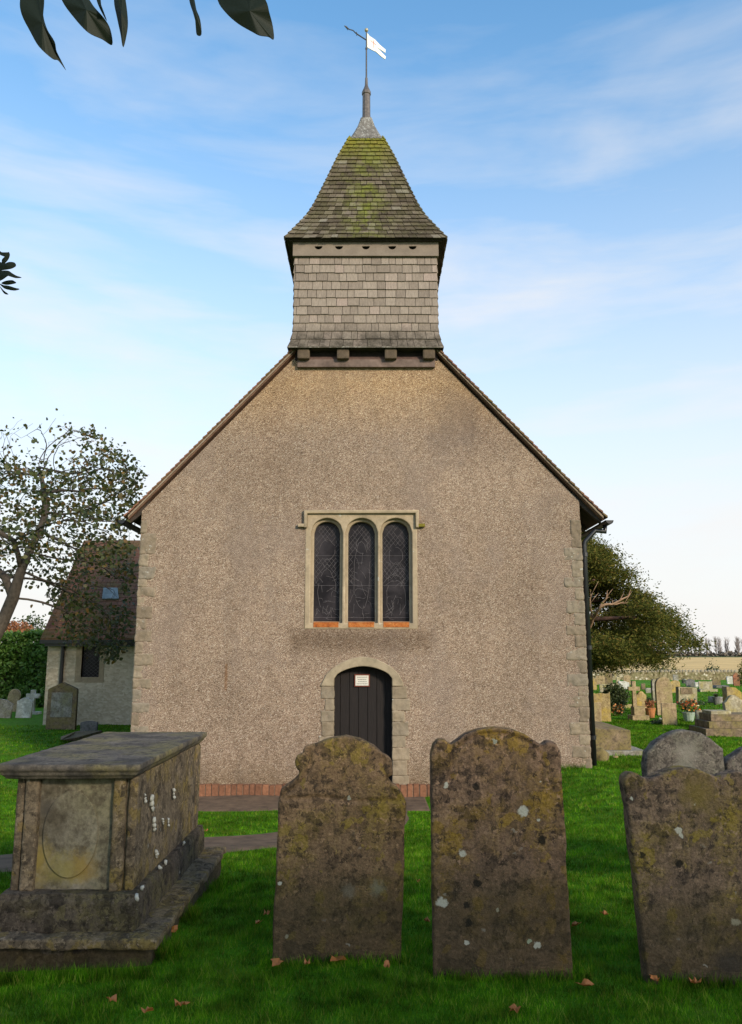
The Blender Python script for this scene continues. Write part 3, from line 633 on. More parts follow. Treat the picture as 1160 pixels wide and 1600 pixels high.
# gutters and downpipe
for s in (-1, 1):
    xg = AX + s * 3.84; m = MB(); zc = RIDZ - 3.8 * RS - .05
    prof = [(math.cos(t), math.sin(t)) for t in [math.pi + math.pi * k / 8 for k in range(9)]]
    b = []; 
    for yy in (VY + .02, NY1):
        for r_ in (.065, .055):
            for c, s2 in prof: b.append((xg + c * r_, yy, zc + s2 * r_))
    fs = [(k, k + 1, 18 + k + 1, 18 + k) for k in range(8)] + [(9 + k + 1, 9 + k, 27 + k, 27 + k + 1) for k in range(8)] + [(k, 9 + k, 9 + k + 1, k + 1) for k in range(8)] + [(0, 18, 27, 9), (8, 17, 35, 26)]
    fs.append(tuple(range(9)))
    m.add(b, fs); ob('gutter', m, M['black'], church, smooth=False)
zc = RIDZ - 3.8 * RS
pe = P(912, 848, FY + .1); pt = P(932, 826, FY + .12); pb = P(934, 1188, FY + .05)
px_ = WX1 + .07
m = MB(); m.tube([(AX + 3.82, FY + .12, zc - .10), (AX + 3.82, FY + .12, zc - .20), (pt.x - .02, FY + .12, pt.z - .03), (px_ + .02, FY + .1, pe.z + .02), (px_, FY + .1, pe.z - .04), (px_, FY + .1, .02)], .042, 12)
dpipe = ob('downpipe', m, M['black'], church, smooth=True)
for zz in (3.2, 1.75, .4): ob('pipe_bracket', MB().tube([(px_, FY + .1, zz), (px_, FY + .1, zz + .06)], .053, 12).box(WX1 - .01, px_, FY + .07, FY + .13, zz + .01, zz + .05), M['black'], dpipe)
ob('downpipe', MB().tube([(WX0 - .09, 21.85, -.3), (WX0 - .09, 21.85, 2.0)], .04, 10), M['black'], church, smooth=True)

# quoins
def quoin(xe, s, vt, vb, wide, seed):
    z1 = P(560, vt, FY).z; z0 = P(560, vb, FY).z; xi = xe - s * wide
    m = MB(); m.box(min(xe, xi), max(xe, xi), FY - .008, FY + .22, z0 + .002, z1 - .002)
    me = erode(remesh(m.mesh('quoin'), .014), .016, 9, None, seed * 3.1 + s); link('quoin', me, M['quoin'], church, smooth=True)
ql = [812, 833, 866, 885, 905, 917, 933, 947, 967, 984, 1003, 1021, 1040, 1060, 1076, 1098, 1114, 1134, 1150, 1170, 1190, 1215]
random.seed(3)
for i in range(len(ql) - 1):
    quoin(WX0 - .008, -1, ql[i], ql[i + 1], -( -.12 - (.13 if i % 2 else 0) - random.uniform(0, .05)), i) if i else quoin(WX0 - .008, -1, 812, 833, .11, 0)
qr = [812, 856, 876, 902, 918, 938, 958, 977, 993, 1011, 1032, 1052, 1072, 1088, 1105, 1128, 1148, 1165, 1184, 1205]
for i in range(len(qr) - 1):
    quoin(WX1 + .008, 1, qr[i], qr[i + 1], .14 + (.14 if i % 2 else 0) + random.uniform(0, .04), i)

# brick plinth course on end
m = MB(); m2 = MB(); x = WX0 - .02; zt = Q(560, 1225)[1]
random.seed(5)
while x < Q(672, 1230)[0]:
    w_ = random.uniform(.085, .11); dz = random.uniform(-.008, .008)
    if not (x > dx0 - .02 and x < dx1 - .05): (m if x < dx0 else m2).box(x, x + w_ - .012, FY - .085 + random.uniform(-.004, .004), FY + .02, -.62, zt + dz)
    x += w_
ob('brick_plinth', m, M['brick'], church, bevel=.006); ob('brick_plinth', m2, M['brick'], church, bevel=.006)
ob('plinth_mortar', MB().box(WX0 - .02, dx0 - .12, FY - .07, FY + .01, -.7, zt - .015).box(dx1 + .1, Q(672, 1230)[0], FY - .07, FY + .01, -.7, zt - .015), M['mortar'], church)

# door and surround
ring = [(Q(501, 1065)[0], Q(560, 1072)[1])] + arch(Q(503, 1065)[0], Q(631, 1065)[0], Q(560, 1068)[1], Q(568, 1026)[1], 18) + [(Q(630, 1065)[0], Q(560, 1072)[1]), (dx1, Q(560, 1072)[1])] + list(reversed(arch(dx0, dx1, dzs, dza, 18))) + [(dx0, Q(560, 1072)[1])]
me = cmesh('door_arch', [ring], FY - .028, FY + .22, .012, 2); link('door_arch', me, M['pale_stone'], church)
vv_ = [1072, 1092, 1110, 1128, 1150, 1168, 1188, 1212, 1243]
random.seed(8)
for i in range(len(vv_) - 1):
    z1, z0 = Q(560, vv_[i])[1], Q(560, vv_[i + 1])[1]
    for s in (-1, 1):
        wd = (.15 if (i + (s > 0)) % 2 else .21) + random.uniform(-.02, .03) + (.05 if s > 0 else 0)
        xa, xb = (dx0 - wd, dx0) if s < 0 else (dx1, dx1 + wd)
        link('jamb_stone', erode(remesh(MB().box(xa, xb, FY - .010, FY + .2, z0 + .001, z1 - .001).mesh('jamb_stone'), .012), .010, 9, None, i * 2.3 + s), M['jamb'], church, smooth=True)
m = MB(); npl = 7; pw = (dx1 - dx0 + .1) / npl
random.seed(4)
door_top = arch(dx0 - .04, dx1 + .04, dzs, dza + .03, 40)
def archz(x):
    for a, b in zip(door_top, door_top[1:]):
        if a[0] <= x <= b[0]: return a[1] + (b[1] - a[1]) * (x - a[0]) / (b[0] - a[0] + 1e-9)
    return dzs
for i in range(npl):
    xa = dx0 - .05 + i * pw + .004; xb = xa + pw - .008; yy = FY + .17 + random.uniform(-.004, .004)
    m.prism_y([(xa, dbz - .1), (xb, dbz - .1), (xb, archz(xb)), ((xa + xb) / 2, archz((xa + xb) / 2)), (xa, archz(xa))], yy, FY + .21)
door = ob('door', m, M['door'], church)
ob('door_backing', MB().box(dx0 - .045, dx1 + .045, FY + .205, FY + .25, dbz, dza + .05), M['dark_wood'], door)
nx0, nz1 = Q(554, 1053.5, FY + .15); nx1, nz0 = Q(578, 1073, FY + .15); ny = FY + .145
nt = ob('notice', MB().box(nx0, nx1, ny, ny + .03, nz0, nz1), M['frame_red'], door, bevel=.004)
me = MB().box(nx0 + .018, nx1 - .018, ny - .003, ny + .002, nz0 + .018, nz1 - .018)
# joined into the notice mesh with ink lines of unreadable small type
bm = bmesh.new(); bm.from_mesh(nt.data); off = worldloc(nt)
def addbox(bm, b, mi):
    x0, x1, y0, y1, z0, z1 = b; vs = [bm.verts.new(Vector(p) - off) for p in [(x0, y0, z0), (x1, y0, z0), (x1, y1, z0), (x0, y1, z0), (x0, y0, z1), (x1, y0, z1), (x1, y1, z1), (x0, y1, z1)]]
    for f in [(3, 2, 1, 0), (4, 5, 6, 7), (0, 1, 5, 4), (1, 2, 6, 5), (2, 3, 7, 6), (3, 0, 4, 7)]:
        fc = bm.faces.new([vs[i] for i in f]); fc.material_index = mi
addbox(bm, (nx0 + .018, nx1 - .018, ny - .003, ny + .002, nz0 + .018, nz1 - .018), 1)
for k, (a, b) in enumerate(((.2, .8), (.22, .78), (.25, .76), (.15, .85))):
    zz = nz1 - .05 - k * .033; x = nx0 + (nx1 - nx0) * a
    while x < nx0 + (nx1 - nx0) * b:
        w_ = random.uniform(.008, .022); addbox(bm, (x, x + w_, ny - .005, ny - .002, zz, zz + .009), 2); x += w_ + .006
bm.to_mesh(nt.data); bm.free(); nt.data.materials.append(M['paper']); nt.data.materials.append(M['ink'])

# window
lights = [(490, 531), (544, 586), (598, 640)]
zsp, zap, zb = Q(560, 832)[1], Q(560, 814)[1], Q(560, 971)[1]
def light(u0, u1, e):
    xa, xb = Q(u0, 890)[0] - e, Q(u1, 890)[0] + e
    return [(xa, zb - e * .5)] + arch(xa, xb, zsp, zap + e, 14, 1.9, .5) + [(xb, zb - e * .5)]
win = link('window', cmesh('window', [[(wx0, sill0), (wx1, sill0), (wx1, wtop), (wx0, wtop)]] + [light(a, b, .045) for a, b in lights], FY - .012, FY + .07, .016, 2), M['dressed'], church)
link('inner_frame', cmesh('inner_frame', [[(wx0 + .03, sill0 + .03), (wx1 - .03, sill0 + .03), (wx1 - .03, wtop - .03), (wx0 + .03, wtop - .03)]] + [light(a, b, 0) for a, b in lights], FY + .06, FY + .17, .012, 2), M['dressed'], win)
# hood mould with dropped ends
zt0 = Q(560, 797.5)[1]; zt1 = Q(560, 803.5)[1]; zd = Q(560, 825)[1]
hx0, hx1 = Q(475.5, 810)[0], Q(654.5, 810)[0]; t_ = .055
hm = [(hx0, zd), (hx0 + t_, zd), (hx0 + t_, zt0 - t_), (hx1 - t_, zt0 - t_), (hx1 - t_, zd), (hx1, zd), (hx1, zt0), (hx0, zt0)]
link('hood_mould', cmesh('hood_mould', [hm], FY - .07, FY + .02, .018, 2), M['dressed'], win)
for (ua, ub, mm) in ((466, 477, M['dressed']), (652, 664, simple('mossy_stop', (.17, .14, .02), .95, .3, 30, .5))):
    za, zb2 = Q(560, 819)[1], Q(560, 824)[1]; xa, xb = Q(ua, 820)[0], Q(ub, 820)[0]
    ob('mould_stop', MB().box(xa, xb, FY - .065, FY + .01, zb2, za), mm, win, bevel=.01)
for a, b in lights:
    xa, xb = Q(a, 890)[0], Q(b, 890)[0]
    ob('glass_pane', MB().box(xa - .02, xb + .02, FY + .15, FY + .16, zb - .02, zap + .03), M['glass'], win)
    c = MB(); y_ = FY + .146; inside = light(a, b, -.004)
    def top_at(x):
        t = (2 * x - xa - xb) / (xb - xa); t = max(-1, min(1, t)); return zsp + (zap - zsp) * (1 - abs(t) ** 1.9) ** .5
    def strip(p, q, w_=.0035):
        if max(p[1], q[1]) > min(top_at(p[0]), top_at(q[0])) - .003: return
        c.tube([(p[0], y_, p[1]), (q[0], y_, q[1])], w_, 4, False)
    # diamond quarries at the head, an irregular figure scene below (different in each light)
    ccx = (xa + xb) / 2; hgt = zap - zb; random.seed(int(a)); w_l = xb - xa; cw = w_l / 6
    figs = {490: ((.72, .30, .10), (.30, .34, .22)), 544: ((.76, .22, .08), (.46, .30, .34)), 598: ((.66, .26, .09), (.24, .36, .18))}[a]
    def infig(x, z):
        h_ = (z - zb) / hgt; t_x = abs(x - ccx) / (w_l / 2)
        if h_ < .36 + .08 * noise.noise(Vector((x * 9, a, 1))): return True
        return any(((h_ - c_) / r2) ** 2 + (t_x / (r1 * 2.2)) ** 2 < 1 for c_, r1, r2 in figs)
    for i in range(-2, 60):
        for k in range(6):
            for dr in (1, -1):
                x0_ = xa + k * cw; z0_ = zb + .06 + i * cw * 1.25; p = (x0_ if dr > 0 else x0_ + cw, z0_); q = (x0_ + cw if dr > 0 else x0_, z0_ + cw * 1.25)
                if infig((p[0] + q[0]) / 2, (p[1] + q[1]) / 2) or random.random() < .1: continue
                strip(p, q, .0022)
    for c_, r1, r2 in figs:
        n_ = 16; pts = [(ccx + w_l * r1 * math.cos(2 * math.pi * k / n_) * (1 + .25 * noise.noise(Vector((k * .7, a, 2)))) , zb + hgt * (c_ + r2 * math.sin(2 * math.pi * k / n_) * (1 + .2 * noise.noise(Vector((k * .7, a, 5)))))) for k in range(n_)]
        for k in range(n_):
            if random.random() < .85: strip(pts[k], pts[(k + 1) % n_], .0032)
    for k in range(34):          # drapery and ground pieces: short bent cames
        x1_ = random.uniform(xa + .02, xb - .02); z1_ = zb + hgt * random.uniform(.03, .60); an = random.choice((random.gauss(1.57, .35), random.gauss(0.1, .5))); px2 = (x1_, z1_)
        for _s in range(random.choice((2, 3, 4))):
            an += random.gauss(0, .35); ln_ = random.uniform(.025, .06); q = (min(max(px2[0] + ln_ * math.cos(an), xa), xb), px2[1] + ln_ * math.sin(an)); strip(px2, q, random.uniform(.0018, .0034)); px2 = q
    for zz in (zb + .065, zb + hgt * .36, zb + hgt * .66): strip((xa, zz), (xb, zz), .0028)
    ob('lead_lattice', c, M['came'], win)
    m = MB(); m.hexa([(xa - .01, FY - .02, sill0 + .0), (xb + .01, FY - .02, sill0), (xb + .01, FY + .14, zb - .002), (xa - .01, FY + .14, zb - .002), (xa - .01, FY - .022, zb - .022), (xb + .01, FY - .022, zb - .022), (xb + .01, FY + .14, zb + .012), (xa - .01, FY + .14, zb + .012)])
    m = MB(); e_ = .012; m.hexa([(xa + e_, FY - .019, sill0 + .028), (xb - e_, FY - .019, sill0 + .028), (xb - e_, FY + .14, sill0 + .028), (xa + e_, FY + .14, sill0 + .028), (xa + e_, FY - .019, zb - .018), (xb - e_, FY - .019, zb - .018), (xb - e_, FY + .14, zb + .006), (xa + e_, FY + .14, zb + .006)])
    ob('window_sill', m, M['orange_stain'], win)

# belfry
BY0 = 12.38; BCY = 13.56; BHW = 1.18
def bz(v, y=12.36): return P(572, v, y).z
bt, bb = bz(378), bz(540, 12.25)
bel = ob('belfry', MB().box(AX - BHW + .03, AX + BHW - .03, BY0 + .03, BCY * 2 - BY0 - .03, bb + .01, bt + .05).box(AX - BHW + .03, AX + BHW - .03, FY + .3, BCY * 2 - BY0 - .03, bb - .9, bb + .008), M['dark_wood'], church)
def shingles(hw_of, rows, z0, z1, lapw, th, face, mats, wmin, wmax, dy=.0):
    """rows of single shingles on one of the four faces (0 front, 1 right, 2 back, 3 left)"""
    m = MB(); ca, sa = [(1, 0), (0, 1), (-1, 0), (0, -1)][face]
    def w3(a, out, z):           # a along the face, out = distance from axis
        x, y = a, -out
        return (AX + x * ca - y * sa, BCY + x * sa + y * ca, z)
    dz = (z1 - z0) / rows
    for i in range(rows):
        za = z0 + i * dz; zb_ = za + dz; A0, A1 = hw_of(za), hw_of(min(zb_ + dz * .25, z1))
        x = -A0 - random.uniform(0, wmin)
        while x < A0:
            w_ = random.uniform(wmin, wmax); xa_, xb_ = max(x + .0035, -A0), min(x + w_ - .0035, A0); x += w_
            if xb_ - xa_ < .02: continue
            k = A1 / A0; j = random.uniform(-.004, .006); jo = random.uniform(-.003, .004); zt_ = min(zb_ + dz * .25, z1)
            ua, ub = (xa_ * k, xb_ * k)
            m.hexa([w3(xa_, A0 + .002, za + j), w3(xb_, A0 + .002, za + j + random.uniform(-.003, .003)), w3(ub, A1 - .012, zt_), w3(ua, A1 - .012, zt_), w3(xa_, A0 + th + jo, za + j), w3(xb_, A0 + th + jo, za + j), w3(ub, A1 - .004, zt_), w3(ua, A1 - .004, zt_)])
    return m
zsh0, zsh1 = bb, bz(400)
def bhw(z):
    t = max(0, (zsh0 + .42 - z) / .42); return BHW + .075 * t * t
random.seed(12)
for fce in range(4):
    o = ob('shingle_cladding', shingles(bhw, 11, zsh0, zsh1, 0, .018, fce, None, .10, .25), M['shingle'], bel)
for o in list(COL.objects):
    if o.name.startswith('shingle_cladding'):       # material origin at the belfry foot
        d = Vector((AX, BCY, zsh0)) - worldloc(bel); o.data.transform(Matrix.Translation(-d)); o.location = d
# fascia board with half-round pigeon holes
fz0, fz1 = bz(401), bz(374)
holes = []
for u in (498, 530, 572, 613, 645):
    c_ = P(u, 384.5, 12.33); holes.append([(c_.x + .065 * math.cos(math.pi + math.pi * k / 10), c_.z + .06 * math.sin(math.pi + math.pi * k / 10)) for k in range(11)])
M['fascia'] = simple('painted_board', (.21, .165, .13), .8, .15, 5, .3)
link('fascia_board', cmesh('fascia_board', [[(AX - BHW - .03, fz0), (AX + BHW + .03, fz0), (AX + BHW + .03, fz1), (AX - BHW - .03, fz1)]] + holes, 12.33, 12.36, .002), M['fascia'], bel)
for fce in (1, 3):
    s = 1 if fce == 1 else -1; ob('fascia_board', MB().box(min(AX + s * (BHW + .03), AX + s * (BHW)), max(AX + s * (BHW + .03), AX + s * BHW), 12.365, 14.8, fz0, fz1), M['fascia'], bel)
# spire profile from silhouettes
prof = []
for v, h in ((372, 126), (356, 110), (337.5, 92), (319, 80), (281, 61), (244, 43), (214, 25.5)):
    s_ = ray(572, v).z / ray(572, v).y; k = (math.cos(TH) + math.sin(TH) * s_) / F; w_ = h * k * BCY / (1 + h * k); prof.append((EYE + (BCY - w_) * s_, w_))
def shw(z):
    if z <= prof[0][0]: return prof[0][1]
    for (z0, w0), (z1, w1) in zip(prof, prof[1:]):
        if z <= z1: return w0 + (w1 - w0) * (z - z0) / (z1 - z0)
    return prof[-1][1]
sz0, sz1 = prof[0][0], prof[-1][0]
core = MB()
for i in range(len(prof) - 1):
    (z0, w0), (z1, w1) = prof[i], prof[i + 1]; w0 -= .02; w1 -= .02
    core.hexa([(AX - w0, BCY - w0, z0), (AX + w0, BCY - w0, z0), (AX + w0, BCY + w0, z0), (AX - w0, BCY + w0, z0), (AX - w1, BCY - w1, z1), (AX + w1, BCY - w1, z1), (AX + w1, BCY + w1, z1), (AX - w1, BCY + w1, z1)])
spire = ob('spire_roof', core, M['dark_wood'], church)
random.seed(21)
for fce in range(4):
    mm_ = MB(); o = ob('roof_tiles', shingles(shw, 25, sz0, sz1, 0, .022, fce, None, .10, .17), M['moss_tile'], spire)
    d = Vector((AX, BCY, sz0)) - worldloc(spire); o.data.transform(Matrix.Translation(-d)); o.location = d
for sx in (-1, 1):
    for sy in (-1, 1):
        hm_ = MB()
        for k in range(25):
            z = sz0 + (sz1 - sz0) * k / 25; w_ = shw(z) + .006; z2 = z + (sz1 - sz0) / 25 * 1.15; w2 = shw(z2) - .0
            hm_.tube([(AX + sx * w_, BCY + sy * w_, z + .012), (AX + sx * w2, BCY + sy * w2, z2)], [.022, .016], 6)
        o = ob('hip_tiles', hm_, M['moss_tile'], spire); d = Vector((AX, BCY, sz0)) - worldloc(spire); o.data.transform(Matrix.Translation(-d)); o.location = d
ob('eave_board', MB().box(AX - 1.27, AX + 1.27, BCY - 1.27, BCY + 1.27, sz0 - .02, sz0 + .0), M['dark_wood'], spire)
# lead cap, post, vane
def yz(v): return P(572, v, BCY).z
cap = MB(); prev = None
def silh(v, h):
    s_ = ray(572, v).z / ray(572, v).y; k = (math.cos(TH) + math.sin(TH) * s_) / F; w_ = h * k * BCY / (1 + h * k); return (EYE + (BCY - w_) * s_, w_)
pr_ = [(sz1 - .04, shw(sz1) + .025), silh(205, 19.5), silh(195, 13.2), silh(183, 8.6)]
pts = []
for z, w_ in pr_:
    c = w_ * .82; pts.append([(AX - w_, BCY - c, z), (AX - c, BCY - w_, z), (AX + c, BCY - w_, z), (AX + w_, BCY - c, z), (AX + w_, BCY + c, z), (AX + c, BCY + w_, z), (AX - c, BCY + w_, z), (AX - w_, BCY + c, z)])
b = [p for r_ in pts for p in r_]; cap.add(b, [(i * 8 + k, i * 8 + (k + 1) % 8, (i + 1) * 8 + (k + 1) % 8, (i + 1) * 8 + k) for i in range(3) for k in range(8)] + [tuple(range(24, 32))])
# scalloped lower edge
for fce, (ca, sa) in enumerate([(1, 0), (0, 1), (-1, 0), (0, -1)]):
    for k in range(6):
        a = (-.22 + .088 * k) * 1.0; w_ = shw(sz1) + .035
        q = [(a, -w_, sz1 - .02), (a + .044, -w_ - .004, sz1 - .06), (a + .088, -w_, sz1 - .02), (a + .044, -w_ + .01, sz1)]
        cap.add([(AX + x * ca - y * sa, BCY + x * sa + y * ca, z) for x, y, z in q], [(0, 1, 2, 3)])
ob('lead_cap', cap, M['lead'], church)
zA = pr_[-1][0] - .02; zB = yz(149); zC = yz(144); zD = yz(137); zE = yz(122); zF = yz(48)
post = ob('spire_post', MB().lathe(AX, BCY, [(.085, zA), (.076, zA + .15), (.073, zB), (.086, zB + .01), (.086, zC), (.045, zD), (.030, zD + .05), (.024, zE), (.012, zE + .01)], 10), M['post_metal'], church, smooth=False)
vane = ob('weather_vane', MB().lathe(AX, BCY, [(.016, zE), (.014, yz(78)), (.022, yz(77)), (.022, yz(75)), (.012, yz(74)), (.010, zF)], 10), M['vane_metal'], church)
pole = Vector((AX, BCY, 0)); vd = Vector((.70, .714, 0)); nv = Vector((vd.y, -vd.x, 0))
def fp(x, y): return hit(530 + x / 8, 30 + y / 8, pole, nv)
fl = [(350, 172), (378, 210), (450, 258), (505, 318), (580, 382), (577, 425), (548, 400), (470, 350), (560, 432), (583, 470), (575, 503), (520, 462), (460, 408), (410, 385), (352, 352)]
fl = [(350, 172), (378, 210), (450, 258), (505, 318), (580, 382), (577, 422), (470, 348), (583, 470), (575, 503), (520, 462), (460, 408), (410, 385), (352, 352)]
pv = [fp(*q) for q in fl]; m = MB(); nvv = nv * .006; n_ = len(pv)
m.add([p + nvv for p in pv] + [p - nvv for p in pv], [tuple(range(n_)), tuple(reversed(range(n_, 2 * n_)))] + [((i + 1) % n_, i, n_ + i, n_ + (i + 1) % n_) for i in range(n_)])
me = m.mesh('flag')
bm = bmesh.new(); bm.from_mesh(me); bmesh.ops.triangulate(bm, faces=bm.faces); bm.to_mesh(me); bm.free()
link('flag', me, M['white_paint'], vane)
m = MB()
for q in ([(392, 268), (460, 325)], [(428, 268), (432, 360)]):
    a, b = fp(*q[0]), fp(*q[1]); m.tube([a, b], .010, 6)
ob('flag_cross', m, M['red_paint'], vane)
m = MB(); ar = [(345, 262), (290, 228), (240, 195), (205, 170), (175, 140), (130, 128), (95, 105), (65, 82)]
m.tube([fp(*q) for q in ar], [.012, .012, .012, .011, .010, .010, .014, .004], 6); m.tube([fp(218, 160), fp(222, 205)], .008, 5); m.tube([fp(112, 140), fp(95, 100), fp(70, 80)], [.004, .018, .004], 5)
ob('pointer', m, M['vane_metal'], vane)
ob('ball_finial', MB().lathe(AX, BCY, [(.004, zF - .03), (.028, zF - .015), (.038, zF + .01), (.030, zF + .035), (.004, zF + .05)], 12), M['gold_tip'], vane, smooth=True)
# beam and corbels under the belfry
b0 = P(465, 574, FY - .05); b1 = P(680, 574, FY - .05); bt_ = P(572, 562, FY - .05).z
ob('sill_beam', MB().box(b0.x, b1.x, FY - .07, FY + .05, b0.z, bt_), M['beam_wood'], church, bevel=.008)
ob('beam_flashing', MB().hexa([(b0.x + .02, FY - .06, bt_ - .002), (b1.x - .02, FY - .06, bt_ - .002), (b1.x - .02, FY + .03, bt_ - .002), (b0.x + .02, FY + .03, bt_ - .002), (b0.x + .02, FY - .012, bt_ + .07), (b1.x - .02, FY - .012, bt_ + .07), (b1.x - .02, FY + .03, bt_ + .07), (b0.x + .02, FY + .03, bt_ + .07)]), simple('rusty_flashing', (.10, .06, .05), .9, .3, 8, .3), church)
ob('recess_shade_board', MB().box(b0.x - .05, b1.x + .05, FY - .006, FY + .06, bt_ + .0, bb + .03), simple('recess_shade_black', (.03, .022, .02), .95, .3, 8, .2), church)  # near-black sheet stands in for the shadowed gap between the corbels
for u in (474, 536, 611, 671):
    c_ = P(u, 550, FY - .2); m = MB(); m.box(c_.x - .10, c_.x + .10, FY - .16, FY + .05, P(u, 560, FY - .16).z, bb + .0)
    ob('corbel', m, M['corbel'], church, bevel=.03)
ob('drip_edge', MB().box(AX - 1.262, AX + 1.262, BCY - 1.268, BCY - 1.24, bb - .012, bb + .002), M['lead'], church)
ob('soffit_frame', MB().box(AX - 1.23, AX + 1.23, BY0 - .02, FY + .3, bb - .012, bb + .02), M['dark_wood'], church)

# vestry wing behind on the left
VYW = 22.0
def VQ(u, v, y=VYW): p = P(u, v, y); return (p.x, p.z)
vx0 = VQ(72, 1060)[0]; vx1 = WX0 + .01; vz = VQ(100, 1001)[1]
vr0 = VQ(135, 846, 24.6); dpt = 2.6; ez = VQ(100, 998, 21.8)[1]; rz = P(138, 845, 24.5).z
w0u, w1u = VQ(128, 1030)[0], VQ(156, 1030)[0]; wzt, wzb = VQ(140, 1007)[1], VQ(140, 1058)[1]
link('vestry_wall', cmesh('vestry_wall', [[(vx0, -.7), (vx1, -.7), (vx1, vz + .1), (vx0, vz + .1)], [(w0u, wzb), (w1u, wzb), (w1u, wzt), (w0u, wzt)]], VYW, VYW + .35), M['vestry'], church)
m = MB(); m.add([(vx0, VYW + .35, -.7), (vx0, 27, -.7), (vx0, 27, vz + .1), (vx0, 24.5, rz - .1), (vx0, VYW + .35, vz + .1), (vx0 + .35, VYW + .35, -.7), (vx0 + .35, 27, -.7), (vx0 + .35, 27, vz + .1), (vx0 + .35, 24.5, rz - .1), (vx0 + .35, VYW + .35, vz + .1)], [(0, 1, 2, 3, 4), (9, 8, 7, 6, 5), (0, 4, 9, 5), (1, 6, 7, 2), (2, 7, 8, 3), (3, 8, 9, 4), (0, 5, 6, 1)])
ob('vestry_gable', m, M['vestry'], church)
m = MB(); rows = 26
for i in range(rows):
    t0, t1 = i / rows, (i + 1) / rows + .008; y0, y1 = 21.75 + (24.5 - 21.75) * t0, 21.75 + (24.5 - 21.75) * t1; z0, z1 = ez + (rz - ez) * t0, ez + (rz - ez) * t1
    m.hexa([(vx0 - .12, y0, z0 - .04), (vx1, y0, z0 - .04), (vx1, y1, z1 - .05), (vx0 - .12, y1, z1 - .05), (vx0 - .12, y0, z0 + .018), (vx1, y0, z0 + .018), (vx1, y1, z1 - .005), (vx0 - .12, y1, z1 - .005)])
vroof = ob('vestry_roof', m, M['roof_tile'], church)
ob('vestry_rear_slope', MB().hexa([(vx0 - .12, 24.5, rz - .06), (vx1, 24.5, rz - .06), (vx1, 27.3, ez), (vx0 - .12, 27.3, ez), (vx0 - .12, 24.5, rz), (vx1, 24.5, rz), (vx1, 27.3, ez + .06), (vx0 - .12, 27.3, ez + .06)]), M['roof_tile'], church)
sl = (rz - ez) / 2.75; nr = Vector((0, -sl, 1)).normalized(); pr0 = Vector((0, 21.75, ez)) + nr * .04
q = [hit(u, v, pr0, nr) for u, v in ((160, 936), (186, 936), (184, 919), (162, 919))]
ob('skylight', MB().hexa([p - nr * .05 for p in q] + [p + nr * .02 for p in q]), simple('skylight_glass', (.22, .24, .24), .55, .3, 6, .05, .6), church)
ob('vestry_gutter', MB().box(vx0 - .1, vx1, 21.66, 21.76, ez - .13, ez - .03).box(vx0, vx1, 21.77, 22.0, ez - .2, ez - .12), M['black'], church)
ob('vestry_downpipe', MB().tube([(VQ(101, 1000)[0], 21.93, ez - .1), (VQ(101, 1000)[0], 21.93, -.3)], .055, 8), M['black'], church)
vw = link('vestry_window', cmesh('vestry_window', [[(w0u - .16, wzb - .14), (w1u + .14, wzb - .14), (w1u + .14, wzt + .1), (w0u - .16, wzt + .1)], [(w0u, wzb), (w1u, wzb), (w1u, wzt), (w0u, wzt)]], VYW - .01, VYW + .2, .01), M['dressed'], church)
ob('glass_pane', MB().box(w0u - .01, w1u + .01, VYW + .1, VYW + .12, wzb - .01, wzt + .01), M['glass'], vw)
lt = MB(); nw = 4
for i in range(9):
    for k in range(4):
        cw = (w1u - w0u) / 4; hz = (wzt - wzb) / 9; x0_ = w0u + k * cw; z0_ = wzb + i * hz
        lt.tube([(x0_, VYW + .095, z0_), (x0_ + cw, VYW + .095, z0_ + hz)], .004, 4, False).tube([(x0_ + cw, VYW + .095, z0_), (x0_, VYW + .095, z0_ + hz)], .004, 4, False)
ob('lead_lattice', lt, M['came'], vw)
for i in range(7):
    z0_ = -.3 + i * .36; ob('quoin', MB().box(vx1 - .42 - .1 * (i % 2), vx1 - .14, VYW - .012, VYW + .1, z0_, z0_ + .35), M['dressed'], church, bevel=.01)

# ------------------------------------------------------------------ trees
def grow(attr, starts, step=.25, di=2.0, dk=.35, maxit=140, grav=0.0):
    """space colonisation; starts = list of polylines (first is the trunk)"""
    nodes = []; par = []
    for pl, parent_i in starts:
        prev = parent_i if parent_i is not None else -1
        for p in pl: nodes.append(Vector(p)); par.append(prev); prev = len(nodes) - 1
    attr = [Vector(a) for a in attr]
    for it in range(maxit):
        if not attr: break
        kd = kdtree.KDTree(len(nodes))
        for i, p in enumerate(nodes): kd.insert(p, i)
        kd.balance(); pull = {}; keep = []
        for a in attr:
            co_, i, d = kd.find(a)
            if d < dk: continue
            keep.append(a)
            if d < di: pull.setdefault(i, []).append((a - nodes[i]).normalized())
        attr = keep
        if not pull: break
        grew = 0
        for i, ds in pull.items():
            d = sum(ds, Vector()) + Vector((random.uniform(-.25, .25), random.uniform(-.25, .25), random.uniform(-.25, .25) + grav))
            if d.length < 1e-3: continue
            q = nodes[i] + d.normalized() * step
            if par[i] >= 0 and (nodes[par[i]] - q).length < step * .5: continue
            nodes.append(q); par.append(i); grew += 1
        if not grew or len(nodes) > 9000: break
    return nodes, par
